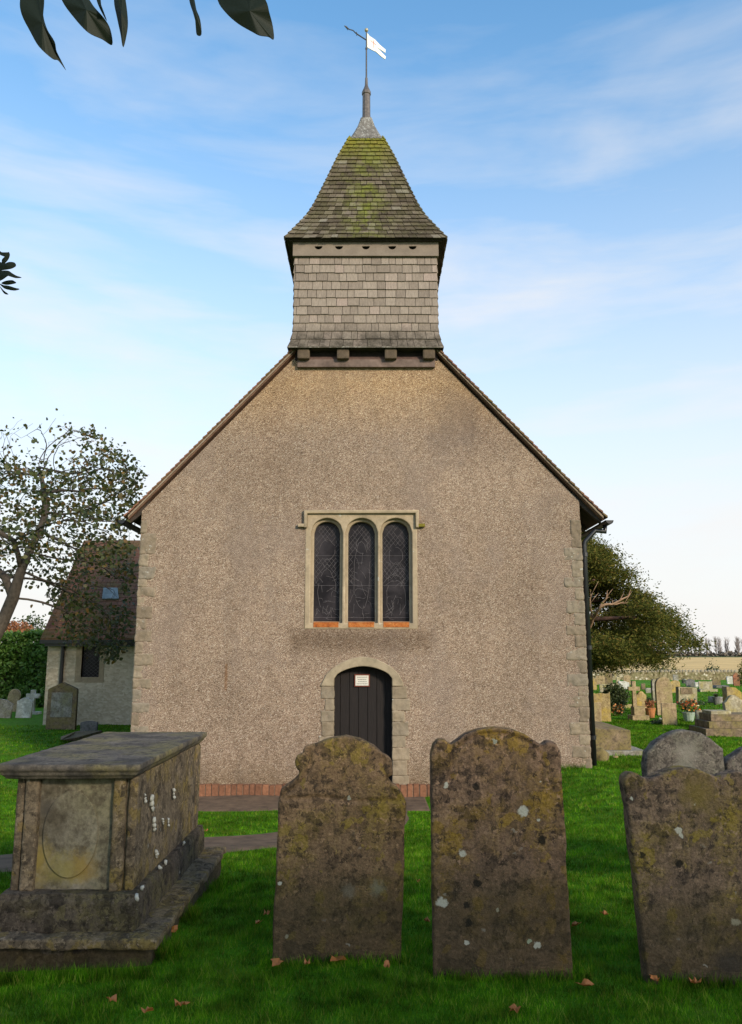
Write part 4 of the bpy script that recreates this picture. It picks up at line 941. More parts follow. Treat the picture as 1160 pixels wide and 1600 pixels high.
def skeleton(nodes, par, r0, ex=2.2, rmax=None, sides=6):
    n = len(nodes); ch = [[] for _ in range(n)]
    for i, p in enumerate(par):
        if p >= 0: ch[p].append(i)
    rad = [0.0] * n
    for i in reversed(range(n)): rad[i] = r0 if not ch[i] else sum(rad[c] ** ex for c in ch[i]) ** (1 / ex)
    if rmax:
        k = rmax / max(rad); rad = [max(r0, r * k) if r > r0 * 1.5 else r for r in rad]
    trunk, limbs = MB(), MB(); stack = [i for i in range(n) if par[i] < 0]
    first = True
    while stack:
        i = stack.pop(0); chain = [i] if par[i] < 0 else [par[i], i]
        rr = [rad[i]] * len(chain)
        while ch[chain[-1]]:
            cs = sorted(ch[chain[-1]], key=lambda c: -rad[c]); stack += cs[1:]; chain.append(cs[0]); rr.append(rad[cs[0]])
        (trunk if first else limbs).tube([nodes[c] for c in chain], rr, sides if rr[0] > .02 else 4)
        first = False
    tips = [i for i in range(n) if rad[i] < r0 * 1.9]
    return trunk, limbs, rad, tips
def inpoly(u, v, poly):
    c = False; j = len(poly) - 1
    for i in range(len(poly)):
        (a, b), (e, f) = poly[i], poly[j]
        if (b > v) != (f > v) and u < (e - a) * (v - b) / (f - b) + a: c = not c
        j = i
    return c
# tree on the left
random.seed(17)
TY = 17.8
def tp(u, v, dy=0): return P(u, v, TY + dy)
trunk_px = [(-70, 1145, 0), (-62, 1110, 0), (-42, 1060, 0), (-18, 1015, 0), (3, 975, 0), (20, 935, 0), (33, 892, 0)]
main = [tp(*q) for q in trunk_px]
right = [tp(46, 862, .1), tp(62, 830, .2), (tp(72, 800, .3)), tp(70, 770, .3), tp(64, 742, .2)]
left = [tp(29, 868, -.1), tp(22, 845, -.3), tp(0, 832, -.5), tp(-28, 812, -.6)]
leftlow = [tp(8, 902, .2), tp(-18, 880, .4), tp(-45, 870, .5)]
base_n = len(main)
poly = [(-210, 700), (-100, 650), (-20, 665), (20, 660), (60, 645), (100, 640), (135, 668), (185, 695), (228, 738), (222, 790), (195, 830), (212, 862), (206, 960), (200, 1010), (176, 1040), (140, 1012), (100, 1005), (78, 965), (62, 915), (30, 925), (-20, 925), (-120, 930), (-210, 900)]
at = []
while len(at) < 3000:
    u, v = random.uniform(-210, 235), random.uniform(640, 1050)
    if not inpoly(u, v, poly): continue
    if v < 725 and u < 135 and random.random() < .72: continue
    if v > 890 and u < 75 and random.random() < .75: continue
    d = random.uniform(-1, 1); rad_ = 3.0 if v < 880 else 1.4
    y = TY + (0.6 if v < 880 else 1.8) + d * rad_
    p = P(u, v, y)
    at.append(p)
starts = [(main, None), (right, base_n - 1), (left, base_n - 1), (leftlow, base_n - 2)]
nodes, par = grow(at, starts, .16, 1.15, .24, 200, .12)
tk, lb, rad, tips = skeleton(nodes, par, .0040, 1.95, .145)
tree = empty('tree', (main[0].x, TY, float(g(main[0].x, TY))), 'leaning autumn tree with thin dark foliage in front of the vestry roof', 'tree')
ob('trunk', tk, M['bark'], tree, smooth=True); ob('branches', lb, M['bark'], tree, smooth=True)
lp = []
for i in tips:
    u, v = proj(nodes[i]); sparse = v < 720 and u < 130
    k = random.choice((0, 1, 2, 2)) if sparse else random.choice((4, 5, 6, 7, 8, 9))
    if v > 850 and u > 95: k += 1
    if v < 790 and random.random() < .15: k = 0
    for _ in range(k): lp.append(nodes[i] + Vector((random.gauss(0, .12), random.gauss(0, .12), random.gauss(0, .11))))
lp = [p for p in lp if not (lambda q: 153 < q[0] < 192 and 906 < q[1] < 946)(proj(p))]
linkraw('crown', polymesh('crown', leafquads(lp, .098, .2, .35, 3, .85), 6), M['tree_leaf'], tree)

# yew behind on the right
random.seed(23)
YY = 30.0; yx = P(862, 950, YY).x; yg = -.2
yew = empty('yew_tree', (yx, YY, yg), 'broad dark green yew with bare pale limbs, behind the right corner of the church', 'tree')
ztop = P(900, 828, YY).z
def yr(z):   # outer radius by height
    t = (z - EYE) / (ztop - EYE)     # 0 at eye level
    pts = [(-.12, .9), (-.02, 5.1), (.08, 5.75), (.25, 4.7), (.45, 3.75), (.65, 2.9), (.82, 2.1), (.95, 1.2), (1.02, .3)]
    if t < pts[0][0]: return .5
    for (a, b), (c, d) in zip(pts, pts[1:]):
        if t <= c: return b + (d - b) * (t - a) / (c - a)
    return .2
cl_ = []; limbpts = []
while len(cl_) < 560:
    z = random.uniform(EYE - .62, ztop + .1); a = random.uniform(0, 2 * math.pi); rr = yr(z) * .93 * (random.random() ** .35)
    if random.random() > yr(z) / 5.7 + .25: continue
    rr *= 1 + .16 * noise.noise(Vector((math.cos(a) * 2, math.sin(a) * 2, z * .8)))
    p = Vector((yx + rr * math.cos(a), YY + rr * math.sin(a), z)); u, v = proj(p)
    if 900 < u < 995 and 905 < v < 985 and p.y < YY - .6: continue
    cl_.append(p)
YV = []; r = np.random.default_rng(5)
for p in cl_:
    sz = random.uniform(.35, .75); n_ = int(430 * sz / .5)
    q = r.normal(size=(n_, 3)) * np.array([sz * .52, sz * .52, sz * .24]); out = np.array([p.x - yx, p.y - YY, 0]); out /= np.linalg.norm(out) + 1e-6
    q[:, 2] -= .12 * (q @ out); YV.append(q + np.array(p))
YP = np.concatenate(YV)
linkraw('crown', polymesh('crown', leafquads(YP, .115, .35, .1, 6, .36), 6), M['yew'], yew)
tr = MB(); tr.tube([(yx, YY, yg - .2), (yx + .1, YY, 1.2), (yx, YY + .1, 2.6), (yx + .1, YY, 4.2), (yx, YY, 5.6)], [.55, .5, .42, .25, .08], 12)
ob('trunk', tr, M['red_bark'], yew, smooth=True)
bm_ = MB()
for k in range(16):
    a = k * 2.4; z0_ = 1.3 + k * .25; L = yr(z0_ + .5) * .75
    bm_.tube([(yx, YY, z0_), (yx + math.cos(a) * L * .5, YY + math.sin(a) * L * .5, z0_ + .35), (yx + math.cos(a) * L, YY + math.sin(a) * L, z0_ + .4)], [.16, .09, .03], 7)
ob('branches', bm_, M['red_bark'], yew, smooth=True)
bl = MB(); yb = YY - 3.2
def L_(pts, rads):
    q = resample([tuple(P(u, v, yb + d)) for u, v, d in pts], .12) if 0 else [P(u, v, yb + d) for u, v, d in pts]
    fine_ = []; rr_ = []
    for i in range(len(q) - 1):
        for k in range(5):
            t = k / 5; c = q[i].lerp(q[i + 1], t); fine_.append(c + Vector((noise.noise(c * 3), 0, noise.noise(c * 3 + Vector((9, 9, 9))))) * .10); rr_.append((rads[i] * (1 - t) + rads[i + 1] * t) * .62)
    fine_.append(q[-1]); rr_.append(.004); bl.tube(fine_, rr_, 7)
    for j in range(3):
        c = fine_[random.randrange(len(fine_) // 3, len(fine_))]; e_ = c + Vector((random.uniform(-.1, .5), random.uniform(-.1, .1), random.uniform(-.05, .4))); bl.tube([c, c.lerp(e_, .5) + Vector((.03, 0, .05)), e_], [.016, .011, .003], 5)
L_([(918, 992, 1.2), (926, 968, .6), (938, 950, 0), (956, 944, -.1), (970, 935, -.2), (984, 926, -.2)], [.11, .10, .08, .06, .045, .015])
L_([(926, 968, .6), (922, 950, .4), (923, 935, .3), (926, 926, .2)], [.08, .06, .04, .015])
L_([(938, 950, 0), (944, 940, -.1), (948, 930, -.2), (951, 922, -.2)], [.06, .05, .035, .01])
L_([(956, 944, -.1), (968, 942, -.1), (982, 940, 0)], [.04, .03, .01])
ob('bare_limb', bl, M['bare_wood'], yew, smooth=True); bl = MB()
L_([(1014, 1000, 1), (1018, 1010, .8), (1028, 1013, .6)], [.06, .04, .015]); ob('bare_limb', bl, M['bare_wood'], yew, smooth=True)

# hedge on the left, small trees behind it
def leafmass(name, label, cat, pts_fn, n, size, mat, origin, seed, stem=None, aspect=.6, group=None):
    r = random.Random(seed); pts = [pts_fn(r) for _ in range(n)]
    e = empty(name, origin, label, cat, group)
    linkraw('foliage', polymesh('foliage', leafquads(pts, size, .2, .1, seed, aspect), 6), mat, e)
    if stem: ob('stem', stem, M['bark'], e, smooth=True)
    return e
hy = 29.0; hL = P(-120, 1000, hy).x; hR = P(82, 1000, hy).x; hz_ = P(40, 988, hy).z
def hp(r):
    x = r.uniform(hL, hR); t = abs(r.gauss(0, .25)); top = hz_ + .22 * noise.noise(Vector((x * 1.1, 0, 1))) + .1 * noise.noise(Vector((x * 3.3, 5, 1)))
    z = r.uniform(-.25, top); dep = .35 * noise.noise(Vector((x * 1.3, z * 1.5, 3)))
    if r.random() < .25: return Vector((x, hy + r.uniform(0, 1.8), top - abs(r.gauss(0, .1))))
    return Vector((x, hy + dep + t, z))
hs = MB()
for k in range(9): x = hL + (hR - hL) * (k + .5) / 9; hs.tube([(x, hy + .9, -.4), (x + .1, hy + .8, hz_ - .3)], [.06, .03], 6)
hs.box(hL + .2, hR - .3, hy + .7, hy + 1.6, -.3, hz_ - .35)
leafmass('hedge', 'dense bright green clipped hedge behind the small headstones at the left', 'hedge', hp, 16000, .13, M['hedge'], ((hL + hR) / 2, hy + .8, -.2), 31, hs)
def ball(c, rx, rz, jit=.25):
    def f(r):
        while True:
            a = Vector((r.gauss(0, 1), r.gauss(0, 1), r.gauss(0, 1))).normalized(); k = (r.random() ** .4) * (1 + jit * noise.noise(a * 2 + Vector(c)))
            return Vector((c[0] + a.x * rx * k, c[1] + a.y * rx * k, c[2] + a.z * rz * k))
    return f
c1 = P(18, 985, 36); leafmass('shrub', 'small rusty pink shrub showing above the hedge beside the tree trunk', 'shrub', ball(c1, 1.0, .45), 900, .14, M['rust_leaf'], (c1.x, c1.y, -.2), 41, MB().tube([(c1.x, c1.y, -.3), (c1.x, c1.y, c1.z)], [.06, .03], 6))
c2 = P(48, 985, 38); leafmass('shrub', 'dark shrub top poking above the hedge near the vestry eaves', 'shrub', ball(c2, .85, .75, .5), 700, .16, M['shrub'], (c2.x, c2.y, -.2), 42, MB().tube([(c2.x, c2.y, -.3), (c2.x, c2.y, c2.z + .3)], [.06, .02], 6))

# overhanging evergreen whose leaves hang into the top of the picture, and an unseen tree added to shade the foreground
random.seed(31)
ov = empty('evergreen_tree', (-2.6, -2.2, 0), 'dark evergreen overhanging the camera, its black leaves hanging in at the top left', 'tree')
trk = [(-2.6, -2.2, -.2), (-2.5, -2.15, 1.0), (-2.3, -2.1, 2.2), (-2.1, -1.9, 3.2), (-1.8, -1.7, 4.3), (-1.6, -1.5, 5.2)]
at = []
while len(at) < 330:
    p = Vector((random.uniform(-6, 3), random.uniform(-6, 1.2), random.uniform(3.2, 7.5)))
    if ((p.x + 1.5) / 4.5) ** 2 + ((p.y + 2.4) / 3.6) ** 2 + ((p.z - 5.1) / 2.4) ** 2 > 1: continue
    if p.z < 2.6 + 1.0 * max(p.y, 0) + (.5 if p.y > -.5 else 0) + .9 and p.y > -1: continue
    at.append(p)
nodes, par = grow(at, [([Vector(t) for t in trk], None)], .3, 3.2, .4, 60)
tk, lb, rad, tips = skeleton(nodes, par, .008, 2.3, .17)
lp = []
for i in tips:
    for _ in range(9): lp.append(nodes[i] + Vector((random.gauss(0, .16), random.gauss(0, .16), random.gauss(0, .14))))
lp = [p for p in lp if not (p.y > .2 and p.z < 1.7 + 1.02 * p.y + .35)]
twig = [Vector((-1.9, -1.7, 4.0)), Vector((-1.5, -.6, 3.5)), Vector((-.9, .3, 3.05)), Vector((-.55, .85, 2.93)), Vector((-.3, 1.05, 2.92)), Vector((-.1, 1.1, 2.90))]
lb.tube(twig, [.03, .02, .012, .006, .005, .004], 6)
twig2 = [Vector((-2.0, -1.8, 3.6)), Vector((-2.0, -.5, 3.0)), Vector((-1.6, .8, 2.75)), P(-60, 402, 1.6), P(-6, 425, 1.6)]
lb.tube(twig2, [.03, .02, .012, .006, .004], 6)
ob('trunk', tk, M['bark'], ov, smooth=True); ob('branches', lb, M['bark'], ov, smooth=True)
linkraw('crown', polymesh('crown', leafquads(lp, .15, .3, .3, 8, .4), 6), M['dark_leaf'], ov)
LY = 1.15; ly = lambda a, s: [(x / 2.636, y / 2.636) for x, y in a]
hang = [
 ([(83, 0), (90, 60), (125, 130), (160, 190), (215, 240), (240, 248), (272, 288), (235, 215), (225, 170), (195, 120), (178, 60), (182, 0), (172, -70), (140, -160), (105, -80)], 1.15),
 ([(255, 0), (300, 65), (360, 130), (420, 160), (462, 183), (455, 120), (430, 75), (390, 30), (370, 0), (330, -60), (270, -150), (240, -70)], 1.12),
 ([(470, 0), (482, 70), (497, 140), (507, 193), (520, 150), (527, 90), (518, 0), (500, -90), (480, -90)], 1.1),
 ([(780, 0), (795, 50), (808, 100), (810, 140), (830, 140), (825, 80), (810, 40), (802, 0), (780, -100), (768, -100)], 1.08),
 ([(897, 0), (930, 50), (980, 95), (1040, 130), (1070, 145), (1105, 150), (1128, 160), (1125, 110), (1110, 50), (1095, 0), (1040, -80), (960, -150), (890, -80)], 1.1)]
def hleaf(pxs, y, tops=None, th=.0012, curl=.012, nm='hanging_leaf'):
    sm_ = []; L0 = len(pxs)
    for i in range(L0):
        p0, p1, p2, p3 = (pxs[(i + k) % L0] for k in (-1, 0, 1, 2))
        for t in (0, .25, .5, .75): sm_.append(tuple(.5 * (2 * b + (c - a) * t + (2 * a - 5 * b + 4 * c - d) * t * t + (-a + 3 * b - 3 * c + d) * t ** 3) for a, b, c, d in zip(p0, p1, p2, p3)))
    pxs = sm_
    n_ = len(pxs); cu = sum(p[0] for p in pxs) / n_; cv = sum(p[1] for p in pxs) / n_
    spread_ = max(abs(p[1] - cv) + abs(p[0] - cu) for p in pxs)
    ed = [P(u, v, y + curl * noise.noise(Vector((u * .02, v * .02, y * 50))) + curl * ((abs(v - cv) + abs(u - cu)) / spread_) ** 2) for u, v in pxs]
    c = P(cu, cv, y - curl * .6); m = MB(); k = Vector((0, th, 0))
    m.add([p for p in ed] + [c] + [p + k for p in ed] + [c + k], [(i, (i + 1) % n_, n_) for i in range(n_)] + [(n_ + 1 + (i + 1) % n_, n_ + 1 + i, 2 * n_ + 1) for i in range(n_)] + [((i + 1) % n_, i, n_ + 1 + i, n_ + 1 + (i + 1) % n_) for i in range(n_)])
    return ob(nm, m, M['dark_leaf'], ov)
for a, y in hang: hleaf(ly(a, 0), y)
hleaf(ly([(395, -20), (405, 20), (430, 70), (440, 82), (425, 40), (415, 10), (412, -20)], 0), 1.11)
sc = 1067 / 60
for a in ([(0, 215), (60, 250), (230, 250), (250, 240), (275, 320), (240, 430), (180, 510), (120, 560), (60, 560), (60, 450), (140, 360), (0, 320)],
          [(-100, 560), (0, 520), (130, 560), (250, 520), (370, 525), (430, 560), (440, 630), (350, 690), (240, 720), (100, 740), (-100, 760)],
          [(-80, 790), (80, 760), (240, 765), (340, 830), (460, 900), (600, 950), (450, 965), (320, 930), (200, 880), (140, 960), (0, 1040), (-90, 1040)],
          [(40, 1110), (160, 1045), (330, 1025), (400, 1050), (450, 1100), (300, 1140), (160, 1150)],
          [(-30, 1110), (60, 1160), (240, 1180), (430, 1240), (545, 1270), (420, 1310), (240, 1290), (100, 1240)],
          [(-10, 1190), (60, 1260), (130, 1330), (235, 1412), (150, 1412), (80, 1350)]):
    hleaf([(x / sc, 380 + y / sc) for x, y in a], 1.6 + random.uniform(-.02, .02), curl=.004, nm='leaf_spray')
# unseen tree, crown shaped to throw shade over the foreground
random.seed(37)
shx, shy = 6.2, -3.6
sh = empty('shade_tree', (shx, shy, 0), 'unseen spreading tree added behind the photographer to the right, shading the foreground graves', 'tree')
trk = [(shx, shy, -.2), (shx - .05, shy, 1.2), (shx, shy + .1, 2.4), (shx + .1, shy, 3.6), (shx, shy, 5)]
SHC = (6.1, -3.9, 4.35); SHR = (3.6, 2.0, 1.15)
at = []
while len(at) < 520:
    p = Vector((random.uniform(-1, 1), random.uniform(-1, 1), random.uniform(-1, 1)))
    if p.length > 1 or p.length < .3: continue
    at.append(Vector((SHC[0] + p.x * SHR[0], SHC[1] + p.y * SHR[1], SHC[2] + p.z * SHR[2])))
at = [p for p in at if not (p.y > 1 and p.x < .46 * p.y + 1.2)]
nodes, par = grow(at, [([Vector(t) for t in trk], None)], .35, 3.5, .5, 60)
tk, lb, rad, tips = skeleton(nodes, par, .010, 2.3, .28)
ob('trunk', tk, M['bark'], sh, smooth=True); ob('branches', lb, M['bark'], sh, smooth=True)
lp = []
for i in tips:
    for _ in range(11): lp.append(nodes[i] + Vector((random.gauss(0, .25), random.gauss(0, .25), random.gauss(0, .2))))
linkraw('crown', polymesh('crown', leafquads(lp, .2, .3, .3, 9, .8), 6), M['tree_leaf'], sh)

# distant poplars
random.seed(41); tv = []
def bartree(x, y, h):
    out = []
    def blade(a, b, w):
        a, b = Vector(a), Vector(b); d = (b - a); s = Vector((w, 0, 0)); s2 = Vector((0, w, 0))
        out.extend([a - s, a + s, b + s * .3, b - s * .3]); out.extend([a - s2, a + s2, b + s2 * .3, b - s2 * .3])
    blade((x, y, -.3), (x + random.uniform(-.3, .3), y, h), .13)
    for k in range(44):
        z = h * random.uniform(.12, .85); l = h * random.uniform(.12, .26); a = random.uniform(0, 6.28)
        blade((x, y, z), (x + math.cos(a) * l * .6, y + math.sin(a) * l * .6, min(z + l, h * 1.02)), .075)
    return out
for x in [-460 + i * 1.15 for i in range(960)]:
    hf = 1.0 if x > 150 or x < 20 else (.5 if x < 135 else .5 + (x - 135) / 30)
    tv += bartree(x + random.uniform(-.8, .8), 386 + random.uniform(-4, 8), random.uniform(7.4, 9.6) * hf)
M['far_tree'] = simple('bare_poplar_hazed', (.34, .28, .25), .95, .2, .1, .1)  # tone lightened so the colour itself carries the distance haze
linkraw('treeline', polymesh('treeline', np.array([tuple(p) for p in tv]), 4), M['far_tree'])
tl = bpy.data.objects['treeline']; tag(tl, 'pale line of bare poplars on the horizon beyond the field', 'trees', kind='stuff')
r = np.random.default_rng(77); nsc = 26000
hp_ = np.stack([r.uniform(-420, 420, nsc), 383 + r.normal(0, 1.2, nsc), np.abs(r.normal(0, .9, nsc)) - .1], 1)
tag(linkraw('scrub', polymesh('scrub', leafquads(hp_, 1.3, 0, 0, 13, .7), 6), simple('scrub_leaf', (.16, .13, .10), .95, .3, .2, .1)), 'low scrubby hedgerow at the foot of the distant poplars', 'scrub', kind='stuff')

# flint wall
random.seed(43); wy = 58.0; wt = P(1050, 1048.5, wy).z
wl = MB(); wl.box(-45, 60, wy, wy + .35, -.5, wt - .09)
wall = ob('flint_wall', wl, M['flint'], origin=(25, wy, -.2)); tag(wall, 'long low flint wall between the graveyard and the stubble field', 'wall')
cp = MB(); x = -45
while x < 60:
    w_ = random.uniform(.14, .34); h_ = random.uniform(.06, .13); cp.tube([(x, wy + .17, wt - .09), (x + w_ * .5, wy + .17, wt - .08 + h_ * .3), (x + w_, wy + .17, wt - .09)], [.10, .17, .10], 7); x += w_ + .01
cpo = ob('coping', cp, None or blockm('flint_coping', [(0, (.30, .25, .17)), (1, (.30, .25, .17))], 3), wall, smooth=True)
# brambles along the far side of the wall
for (u0, u1, lab) in ((1008, 1062, 'low dark bramble patch behind the flint wall, beyond the round-topped tan stone'), (1100, 1128, 'thin brown weeds behind the flint wall near the right edge')):
    a, b = P(u0, 1045, 61).x, P(u1, 1045, 61).x
    def f(r, a=a, b=b): x = r.uniform(a, b); return Vector((x, 61 + r.uniform(-.3, .5), -.2 + abs(r.gauss(0, .38)) * (1 - abs(2 * (x - a) / (b - a) - 1) ** 2) + .35))
    leafmass('bramble', lab, 'bramble', f, 500, .14, M['shrub'], ((a + b) / 2, 61, -.2), int(u0), MB().tube([((a + b) / 2, 61, -.3), ((a + b) / 2, 61, .3)], .02, 5))

# ------------------------------------------------------------------ far graves
def outline(kind, w, h):
    a = w / 2
    if kind == 'round': return [(-a, 0), (-a, h - a)] + [(-a * math.cos(t), h - a + a * math.sin(t)) for t in [math.pi * k / 12 for k in range(1, 12)]] + [(a, h - a), (a, 0)]
    if kind == 'arch': return [(-a, 0), (-a, h * .86)] + arch(-a, a, h * .86, h, 10)[1:-1] + [(a, h * .86), (a, 0)]
    if kind == 'square': return [(-a, 0), (-a, h), (a, h), (a, 0)]
    if kind == 'peak': return [(-a, 0), (-a, h * .84), (-a * .9, h * .87), (0, h), (a * .9, h * .87), (a, h * .84), (a, 0)]
    if kind == 'ogee': return [(-a, 0), (-a, h * .82), (-a * .75, h * .85), (-a * .5, h * .93), (-a * .2, h * .99), (0, h), (a * .2, h * .99), (a * .5, h * .93), (a * .75, h * .85), (a, h * .82), (a, 0)]
    if kind == 'slant': return [(-a, 0), (-a, h), (a * .2, h * .97), (a, h * .8), (a, 0)]
    if kind == 'horn': return [(-a, 0), (-a, h), (-a * .85, h * .95), (-a * .5, h * .93), (0, h * .96), (a * .5, h * .93), (a * .85, h * .95), (a, h), (a, 0)]
    if kind == 'cross':
        s = w * .16; z = h * .62; t = w * .17
        return [(-s * 1.15, 0), (-s, z), (-a, z), (-a, z + 2 * t), (-s, z + 2 * t), (-s, h), (s, h), (s, z + 2 * t), (a, z + 2 * t), (a, z), (s, z), (s * 1.15, 0)]
def grave(kind, u0, u1, vt, vb, mat, label, cat='headstone', th=.10, lean=0, yaw=0, name='headstone', side=0):
    uc = (u0 + u1) / 2; b = G(uc, vb); y = b.y; w = P(u1, vb, y).x - P(u0, vb, y).x; h = P(uc, vt, y).z - b.z
    me = cmesh(name, [[(x, z + (0 if z > 0 else -.12)) for x, z in outline(kind, w, h)]], 0, th, .008 if w > .3 else .004)
    me.transform(Matrix.Rotation(R(yaw), 4, 'Z') @ Matrix.Rotation(R(lean), 4, 'Y'))
    me.transform(Matrix.Translation(b)); o = link(name, me, M['st_' + mat], origin=b); tag(o, label, cat, 'graves in the churchyard beyond the church')
    return o, b, w, h
def crossgrave(u0, u1, vt, vb, vp, mat, label, steps=2, su0=None, su1=None, smat=None):
    uc = (u0 + u1) / 2; b = G(uc, vb); e = empty('cross_memorial', b, label, 'memorial', 'graves in the churchyard beyond the church')
    y = b.y; w = P(u1, vb, y).x - P(u0, vb, y).x; zt = P(uc, vt, y).z; zp = P(uc, vp, y).z
    me = cmesh('cross', [outline('cross', w, zt - zp)], -.06, .06, .008); me.transform(Matrix.Translation((b.x, y, zp))); link('cross', me, M['st_' + mat], e)
    sa = P(su0 or u0, vb, y).x; sb = P(su1 or u1, vb, y).x; m = MB()
    for k in range(steps):
        t0, t1 = k / steps, (k + 1) / steps; sh_ = (sb - sa) * .17 * k; za, zb_ = b.z - .1 + (zp - b.z + .1) * t0, b.z - .1 + (zp - b.z + .1) * t1
        m.box(sa + sh_, sb - sh_, y - (sb - sa) / 2 + sh_, y + (sb - sa) / 2 - sh_, za, zb_ + .0)
    ob('stepped_base', m, M['st_' + (smat or mat)], e, bevel=.01); return e
grave('horn', 928, 955, 1081, 1128, 'gold', 'golden lichened headstone with chipped wavy top beside the black downpipe', th=.12, yaw=-8)
grave('square', 921, 941, 1098, 1129, 'tan', 'plain tan square headstone touching the black downpipe, in front of the golden one', th=.1)
grave('square', 925, 933, 1060, 1078, 'gold', 'small yellow stone just right of the downpipe below the yew')
grave('square', 932, 946, 1056, 1070, 'tan', 'tan square headstone against the flint wall, nearest the downpipe')
grave('peak', 946, 958, 1050, 1069, 'brown', 'reddish brown pointed headstone left of the pale far cross')
grave('square', 938, 962, 1069, 1082, 'pale', 'pale low square stone behind the round bush')
crossgrave(958.5, 974, 1051, 1073, 1070, 'pale', 'pale plain cross near the flint wall under the edge of the yew', 1, 962, 971)
grave('arch', 975, 986, 1055, 1070, 'tan', 'small tan arched headstone just right of the pale far cross')
grave('slant', 968, 984, 1064, 1077, 'white', 'pale low stone with a sloping top in front of the far cross')
crossgrave(984, 1002, 1064, 1125, 1104, 'tan', 'tall weathered tan cross on a stepped base right of the round bush', 2, 985, 1011)
grave('ogee', 996, 1012, 1080, 1112, 'gold', 'golden lichened headstone close behind the tall tan cross', yaw=8)
grave('square', 1003, 1009, 1068, 1078, 'brown', 'little brown marker between the tall cross and the tall rounded stone')
grave('square', 1010, 1018, 1075, 1083, 'grey', 'little grey block left of the tall rounded stone')
grave('arch', 1020, 1030, 1061, 1095, 'grey', 'narrow grey headstone just left of the tall rounded tan one', yaw=20)
grave('round', 1028, 1053, 1058, 1118, 'tan', 'tall narrow tan headstone with a fully rounded top', th=.14)
grave('square', 1036, 1059, 1099, 1133, 'tan', 'low square tan headstone in front of the tall rounded one', th=.08)
grave('arch', 1049, 1064, 1063, 1083, 'gold', 'short orange-tan arched headstone right of the tall rounded one')
grave('square', 1053, 1061, 1054, 1066, 'grey', 'small grey stone by the flint wall behind the short arched one')
grave('ogee', 1073, 1087, 1061, 1074, 'slate', 'dark grey pointed headstone near the flint wall above the open-book stone')
grave('square', 1087, 1092, 1066, 1074, 'white', 'tiny white marker between the dark pointed stone and the wide pale one')
b_ = grave('square', 1061, 1090, 1074, 1102, 'pale', 'thick pale wedge-shaped headstone with a darker tablet on top, beyond the red flowers', th=.3, lean=3)
o, b, w, h = b_
tbl = ob('tablet', MB().box(b.x - w * .36, b.x + w * .28, b.y - .02, b.y + .06, b.z + h * .62, b.z + h * .97), M['st_brown'], o)
grave('horn', 1093, 1114, 1064, 1077, 'pale', 'wide pale headstone with raised corners near the flint wall')
grave('square', 1114, 1127, 1062, 1074, 'brown', 'brownish square headstone right of the wide pale one')
grave('square', 1137, 1147, 1057, 1069, 'white', 'small bright white square headstone near the right edge by the flint wall')
grave('ogee', 1147, 1157, 1051, 1072, 'red', 'reddish pointed headstone right of the small white one')
grave('square', 1091, 1113, 1110, 1137, 'pale', 'low pale granular headstone behind the stepped base', th=.12, lean=-2)
grave('square', 1114, 1141, 1111, 1124, 'gold', 'low mossy kerb stone running behind the stepped brown base', th=.2, name='kerb_stone', cat='kerb stone')
grave('slant', 1139, 1162, 1073, 1118, 'gold', 'thick yellow-brown headstone behind the speckled one at the right edge', th=.35)
grave('ogee', 1141, 1172, 1086, 1143, 'pale', 'speckled cream headstone leaning left at the right edge', th=.16, lean=-7)
grave('square', 1122, 1138, 1090, 1099, 'grey', 'low grey kerbed grave left of the yellow-brown headstone', th=.9, name='kerbed_grave', cat='grave')
grave('square', 1120, 1140, 1071.5, 1075.5, 'slate', 'flat dark slab left of the small white headstone', th=.7, name='ledger', cat='slab')
grave('square', 1095, 1122, 1077, 1081, 'pale', 'flat pale kerb in front of the wide pale headstone', th=.4, name='kerb_stone', cat='kerb stone')
grave('square', 976, 990, 1101, 1106, 'pale', 'low pale kerb left of the tall tan cross', th=.3, name='kerb_stone', cat='kerb stone')
# stepped base at the right edge
b = G(1125, 1151); y = b.y; e = empty('stepped_plinth', (P(1135, 1150, y).x, y, b.z), 'brown three-stepped monument base at the right edge behind the dark headstones', 'memorial')
for k, (ua, vt_, vb_) in enumerate(((1103, 1139, 1156), (1111, 1128, 1139), (1117, 1117, 1128))):
    xa = P(ua, 1140, y).x; xb = P(1200, 1140, y).x - (xa - P(1103, 1140, y).x); z0_, z1_ = (P(1130, vb_, y).z if k else b.z - .1), P(1130, vt_, y).z
    ob('step', MB().box(xa, xb, y + k * .08, y + 1.0 - k * .08, z0_, z1_), M['st_brown'], e, bevel=.012)
ob('shaft_block', MB().box(P(1118, 1140, y).x, P(1150, 1140, y).x, y + .17, y + .7, P(1130, 1117, y).z, P(1130, 1112, y).z), M['st_pale'], e, bevel=.01)
# low chest tomb beside the church, boulder
b = G(960, 1180); y = b.y; xa, xb = P(923, 1170, y).x, P(987, 1170, y).x
e = empty('low_tomb', ((xa + xb) / 2, y, b.z), 'low brown coped tomb on a slab, just right of the church corner', 'tomb')
z0_, z1_, zt_ = P(960, 1172, y).z, P(960, 1141, y).z, P(940, 1132, y + .5).z
me = MB().add([(xa, y, z0_), (xb, y, z0_), (xb, y + 1.7, z0_), (xa, y + 1.7, z0_), (xa, y, z1_ + .03), (xb, y, z1_), (xb, y + 1.7, z1_), (xa, y + 1.7, z1_ + .03), ((xa + xb) / 2 - .15, y + .25, zt_), ((xa + xb) / 2 - .15, y + 1.5, zt_)],
   [(0, 1, 5, 4), (1, 2, 6, 5), (2, 3, 7, 6), (3, 0, 4, 7), (4, 5, 8), (5, 6, 9, 8), (6, 7, 9), (7, 4, 8, 9), (3, 2, 1, 0)]).mesh('tomb_chest'); link('tomb_chest', me, M['st_brown'], e, bevel=.012)
ob('base_slab', MB().box(xa - .1, xb + .22, y - .12, y + 1.85, b.z - .06, z0_), M['st_grey'], e, bevel=.012)
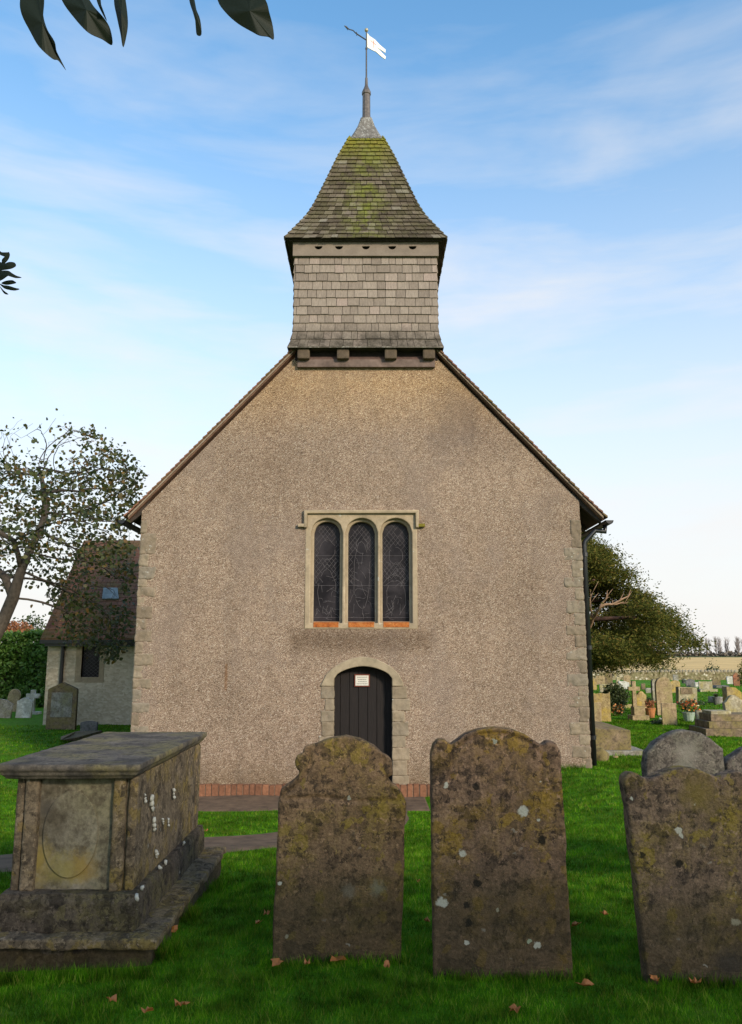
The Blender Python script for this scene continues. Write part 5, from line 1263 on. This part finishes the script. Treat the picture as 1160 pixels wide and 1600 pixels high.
def rock(u, v, r_, mat, label, name='boulder', cat='stone', sq=.8):
    b = G(u, v); bm = bmesh.new(); bmesh.ops.create_icosphere(bm, subdivisions=4, radius=r_)
    for q in bm.verts: q.co *= 1 + .25 * noise.noise(q.co * (1.3 / r_) + b); q.co.z *= sq
    me = bpy.data.meshes.new(name); bm.to_mesh(me); bm.free(); me.transform(Matrix.Translation(b + Vector((0, 0, r_ * .25)))); return tag(link(name, me, M['st_' + mat], origin=b, smooth=True), label, cat)
rock(938, 1188, .14, 'brown', 'rounded brown boulder at the foot of the black downpipe', sq=1.3)
rock(962, 1184, .05, 'gold', 'small pale flat stone on the grass in front of the low tomb', sq=.4)
# left graves
def lgrave(*a, **k):
    r_ = grave(*a, **k); r_[0]['group'] = 'graves left of the church'; return r_
o, b, w, h = lgrave('peak', 71, 117, 1066, 1140, 'brown', 'large brown shouldered headstone with a shallow point, in front of the vestry wall', th=.12)
ob('inset_panel', MB().box(b.x - w * .36, b.x + w * .36, b.y - .012, b.y + .02, b.z + .3, b.z + h * .78), M['st_grey'], o, bevel=.008)
lgrave('slant', -14, 16, 1092, 1122, 'grey', 'grey slab headstone at the left edge, leaning right', th=.08, lean=6)
lgrave('round', 6, 24, 1076, 1112, 'tan', 'cream leaning round-topped headstone behind the grey one at the left edge', th=.1, lean=12)
lgrave('ogee', 24, 48, 1090, 1121, 'white', 'pale grey headstone with rounded shoulders left of the white cross', th=.09, lean=3)
lgrave('round', 46, 61, 1074, 1096, 'white', 'pale rounded headstone right behind the white cross')
lgrave('round', 62, 76, 1074, 1098, 'tan', 'cream headstone half hidden behind the large brown one')
e = crossgrave(40, 60, 1078, 1116, 1112, 'white', 'small bright white cross beside the pale grey headstone', 1, 46, 62); e['group'] = 'graves left of the church'
o = lgrave('arch', 125, 151, 1127, 1143, 'slate', 'low dark stone stump at the foot of the vestry wall', th=.1)
b = G(125, 1150); tag(ob('ledger', MB().hexa([P(95, 1156, 17).lerp(P(95, 1156, 17), 0), G(118, 1158), G(160, 1146), G(120, 1147), G(95, 1156) + Vector((0, 0, .07)), G(118, 1158) + Vector((0, 0, .07)), G(160, 1146) + Vector((0, 0, .07)), G(120, 1147) + Vector((0, 0, .07))]), M['st_brown'], origin=b), 'flat brown ledger slab in the grass behind the chest tomb', 'slab')
lo = bpy.data.objects[[o.name for o in COL.objects if o.name.startswith('ledger')][-1]]

# plants and flowers
def pot(u, v, r_, hh, potm, label, fm, lm, fr=1.6, name='flower_pot', nf=60):
    b = G(u, v); e = empty(name, b, label, 'flowers'); x, y, z = b
    if potm: ob('pot', MB().lathe(x, y, [(r_ * .7, z - .01), (r_, z + hh), (r_ * 1.08, z + hh), (r_ * 1.08, z + hh * 1.12), (r_ * .8, z + hh * 1.12)], 14), potm, e)
    rr = random.Random(int(u)); c = (x, y, z + hh * 1.2 + r_ * fr * .6)
    f = ball(c, r_ * fr, r_ * fr * .7)
    if lm: linkraw('leaves', polymesh('leaves', leafquads([f(rr) for _ in range(220)], r_ * .5, 0, 0, int(u), .5), 6), lm, e)
    if fm: linkraw('blossom', polymesh('blossom', leafquads([f(rr) for _ in range(nf)], r_ * .36, 0, -.5, int(u) + 1, 1.0), 6), fm, e)
    return e
pot(1077, 1127, .17, .22, M['plastic_green'], 'red and orange flowers in a pale green pot in front of the pale wedge-shaped stone', M['petal'], M['shrub'], 1.7, nf=110)
pot(1017, 1121, .15, .24, M['terracotta'], 'terracotta pot with a dark reddish plant right of the tall tan cross', None, M['rust_leaf'], 1.0)
pot(967, 1119, .16, .05, None, 'orange-brown spray of dying flowers at the foot of the round bush', M['fallen'], M['shrub'], 1.3, name='flower_bunch', nf=120)
pot(122, 1128, .10, .05, None, 'small red and yellow flowers beside the large brown headstone', M['petal'], M['shrub'], 1.3, name='flower_bunch')
pot(1035, 1128, .07, .02, None, 'tiny pinkish flower bunch left of the low square tan headstone', M['white_paint'], None, 1.2, name='flower_bunch', nf=60)
pot(1069, 1068, .14, .1, M['st_slate'], 'little blue-grey flower pot between the arched and dark pointed stones', M['white_paint'], M['shrub'], .9)
pot(1120, 1101, .13, .25, M['st_slate'], 'dark stone urn standing on the lawn between the kerbed grave and the flowers', None, M['shrub'], .5, name='urn')
b = G(962, 1108); leafmass('round_bush', 'round dark green bush among the graves left of the tall tan cross', 'bush', ball((b.x, b.y, b.z + .42), .47, .44, .35), 3200, .075, M['shrub'], b, 61, MB().tube([(b.x, b.y, b.z - .05), (b.x, b.y, b.z + .5)], [.03, .01], 6))
b = G(1163, 1072); leafmass('conifer', 'dark green conifer tip at the right edge by the flint wall', 'bush', ball((b.x + .2, b.y, b.z + .6), .5, .95, .3), 1500, .1, M['yew'], b, 62, MB().tube([(b.x + .2, b.y, b.z - .05), (b.x + .2, b.y, b.z + .8)], [.04, .01], 6))
for (u, v, s_, lab) in ((1030, 1131, .14, 'low weed tuft on the lawn in front of the low square tan headstone'), (1090, 1102, .22, 'low dark plants on the grave right of the pale wedge-shaped stone'), (1010, 1096, .2, 'low leafy plant left of the narrow grey headstone'), (1086, 1081, .2, 'dark green plants below the wide pale headstone')):
    b = G(u, v); leafmass('plant', lab, 'plant', ball((b.x, b.y, b.z + s_ * .3), s_ * 1.6, s_ * .5, .3), 260, .07, M['shrub'], b, int(u))

# fallen leaves
random.seed(51)
FLV = [(528, 1510, .075, 'large orange fallen leaf against the foot of the scrolled headstone'), (433, 1518, .05, 'pinkish brown fallen leaf at the left foot of the scrolled headstone'), (914, 1552, .06, 'salmon fallen leaf right of the broad spotted headstone'),
       (945, 1438, .035, 'small tan fallen leaf on the lawn between the spotted and the leaning headstones'), (901, 1455, .04, 'brown fallen leaf touching the right edge of the spotted headstone'), (404, 1452, .035, 'pale fallen leaf between the chest tomb and the scrolled headstone'), (417, 1436, .03, 'orange fallen leaf just left of the scrolled headstone, highest of that pair'),
       (1024, 1543, .04, 'brown fallen leaf at the left foot of the leaning headstone'), (1088, 1548, .04, 'dull red fallen leaf under the leaning headstone'), (283, 1580, .045, 'brown fallen leaf near the bottom edge below the chest tomb'), (272, 1462, .04, 'orange fallen leaf lying against the corner of the chest tomb'), (175, 1574, .035, 'small brown fallen leaf below the front of the chest tomb'),
       (806, 1590, .045, 'brown fallen leaf at the bottom edge below the spotted headstone'), (654, 1385, .025, 'tiny orange fallen leaf in the gap between the two middle headstones'), (668, 1448, .03, 'yellowish fallen leaf at the left side of the spotted headstone'), (322, 1303, .03, 'pale cream fallen leaf on the lawn just right of the chest tomb lid'),
       (230, 1592, .04, 'dark orange fallen leaf at the bottom edge, left of centre'), (480, 1516, .03, 'small red-brown fallen leaf between the two at the scrolled headstone'), (605, 1520, .03, 'dull brown fallen leaf by the right foot of the scrolled headstone')]
for (u, v, s_, lab) in FLV:
    b = G(u, v); m = MB(); n_ = 10; a0 = random.uniform(0, 6.28); vs = []
    for k in range(n_):
        t = 2 * math.pi * k / n_; rr = s_ * (.72 if k % 2 else 1.0) * random.uniform(.75, 1.0) * (.6 + .4 * abs(math.cos(t))); vs.append((b.x + rr * math.cos(t + a0), b.y + rr * math.sin(t + a0), b.z + .030 + random.uniform(-.004, .028)))
    c = (b.x, b.y, b.z + .032); vs2 = [(x, y, z + .002) for x, y, z in vs + [c]]
    m.add(vs + [c] + vs2, [((k + 1) % n_, k, n_) for k in range(n_)] + [(n_ + 1 + k, n_ + 1 + (k + 1) % n_, 2 * n_ + 1) for k in range(n_)] + [(k, (k + 1) % n_, n_ + 1 + (k + 1) % n_, n_ + 1 + k) for k in range(n_)])
    tag(ob('fallen_leaf', m, M['fallen'], origin=b), lab, 'leaf', 'fallen leaves on the lawn')

# ------------------------------------------------------------------ light
AZ, EL = 36.0, 23.0
sd = Vector((math.sin(R(AZ)) * math.cos(R(EL)), -math.cos(R(AZ)) * math.cos(R(EL)), math.sin(R(EL))))
sun = bpy.data.lights.new('sun', 'SUN'); so_ = bpy.data.objects.new('sun', sun); COL.objects.link(so_)
so_.rotation_euler = sd.to_track_quat('Z', 'Y').to_euler(); sun.energy = 3.2; sun.angle = R(8.0); sun.color = (1, .87, .68)
w = bpy.data.worlds.new('World'); scene.world = w; w.use_nodes = True; t = w.node_tree; t.nodes.clear()
def wn(typ, ins=None, **pr):
    nd = t.nodes.new('ShaderNode' + typ)
    for k, v in pr.items(): setattr(nd, k, v)
    for k, v in (ins or {}).items():
        if hasattr(v, 'links'): t.links.new(v, nd.inputs[k])
        else: nd.inputs[k].default_value = v
    return nd
sky = wn('TexSky', sky_type='NISHITA', sun_disc=False, sun_elevation=R(EL), sun_rotation=R(180 - AZ), air_density=1.0, dust_density=.6, ozone_density=2.0)
tc = wn('TexCoord'); sx = wn('SeparateXYZ', {0: tc.outputs['Generated']})
mp = wn('Mapping', {'Vector': tc.outputs['Generated'], 'Scale': (1.0, 1.0, 2.6), 'Rotation': (0, R(24), R(0)), 'Location': (.3, .0, .2)})
n1 = wn('TexNoise', {'Vector': mp.outputs[0], 'Scale': 2.2, 'Detail': 5.0, 'Roughness': .5, 'Distortion': 1.1})
mp2 = wn('Mapping', {'Vector': tc.outputs['Generated'], 'Scale': (1.2, 1.0, 7.0), 'Rotation': (0, R(-8), 0), 'Location': (1.3, .0, .9)})
n2 = wn('TexNoise', {'Vector': mp2.outputs[0], 'Scale': 2.6, 'Detail': 7.0, 'Roughness': .55, 'Distortion': .3})
add = wn('Math', {0: n1.outputs[0], 1: n2.outputs[0]}, operation='ADD')
cr = wn('MapRange', {0: add.outputs[0], 1: .88, 2: 1.34, 3: 0.0, 4: .78})
hz = wn('MapRange', {0: sx.outputs[2], 1: 0.0, 2: .70, 3: .97, 4: .0}); hz.interpolation_type = 'SMOOTHSTEP'
fd = wn('MapRange', {0: sx.outputs[2], 1: .42, 2: .68, 3: 1.0, 4: .35}); cm = wn('Math', {0: cr.outputs[0], 1: fd.outputs[0]}, operation='MULTIPLY')
om = wn('Math', {0: 1.0, 1: cm.outputs[0]}, operation='SUBTRACT'); oh = wn('Math', {0: 1.0, 1: hz.outputs[0]}, operation='SUBTRACT')
mu = wn('Math', {0: om.outputs[0], 1: oh.outputs[0]}, operation='MULTIPLY'); fac = wn('Math', {0: 1.0, 1: mu.outputs[0]}, operation='SUBTRACT')
tint = wn('Mix', data_type='RGBA', blend_type='MULTIPLY'); tint.inputs[0].default_value = 1; t.links.new(sky.outputs[0], tint.inputs[6]); tint.inputs[7].default_value = (1.10, 1.56, 1.62, 1)
mx = wn('Mix', data_type='RGBA'); t.links.new(fac.outputs[0], mx.inputs[0]); t.links.new(tint.outputs[2], mx.inputs[6]); mx.inputs[7].default_value = (4.75, 4.6, 4.5, 1)
bg = wn('Background', {'Color': mx.outputs[2], 'Strength': .15}); wo = wn('OutputWorld', {0: bg.outputs[0]})
vs_ = scene.view_settings; vs_.view_transform = 'Standard'; vs_.look = 'None'; vs_.exposure = 0.42; vs_.gamma = 1
print('tris', sum(len(o.data.polygons) for o in COL.objects if o.type == 'MESH'))
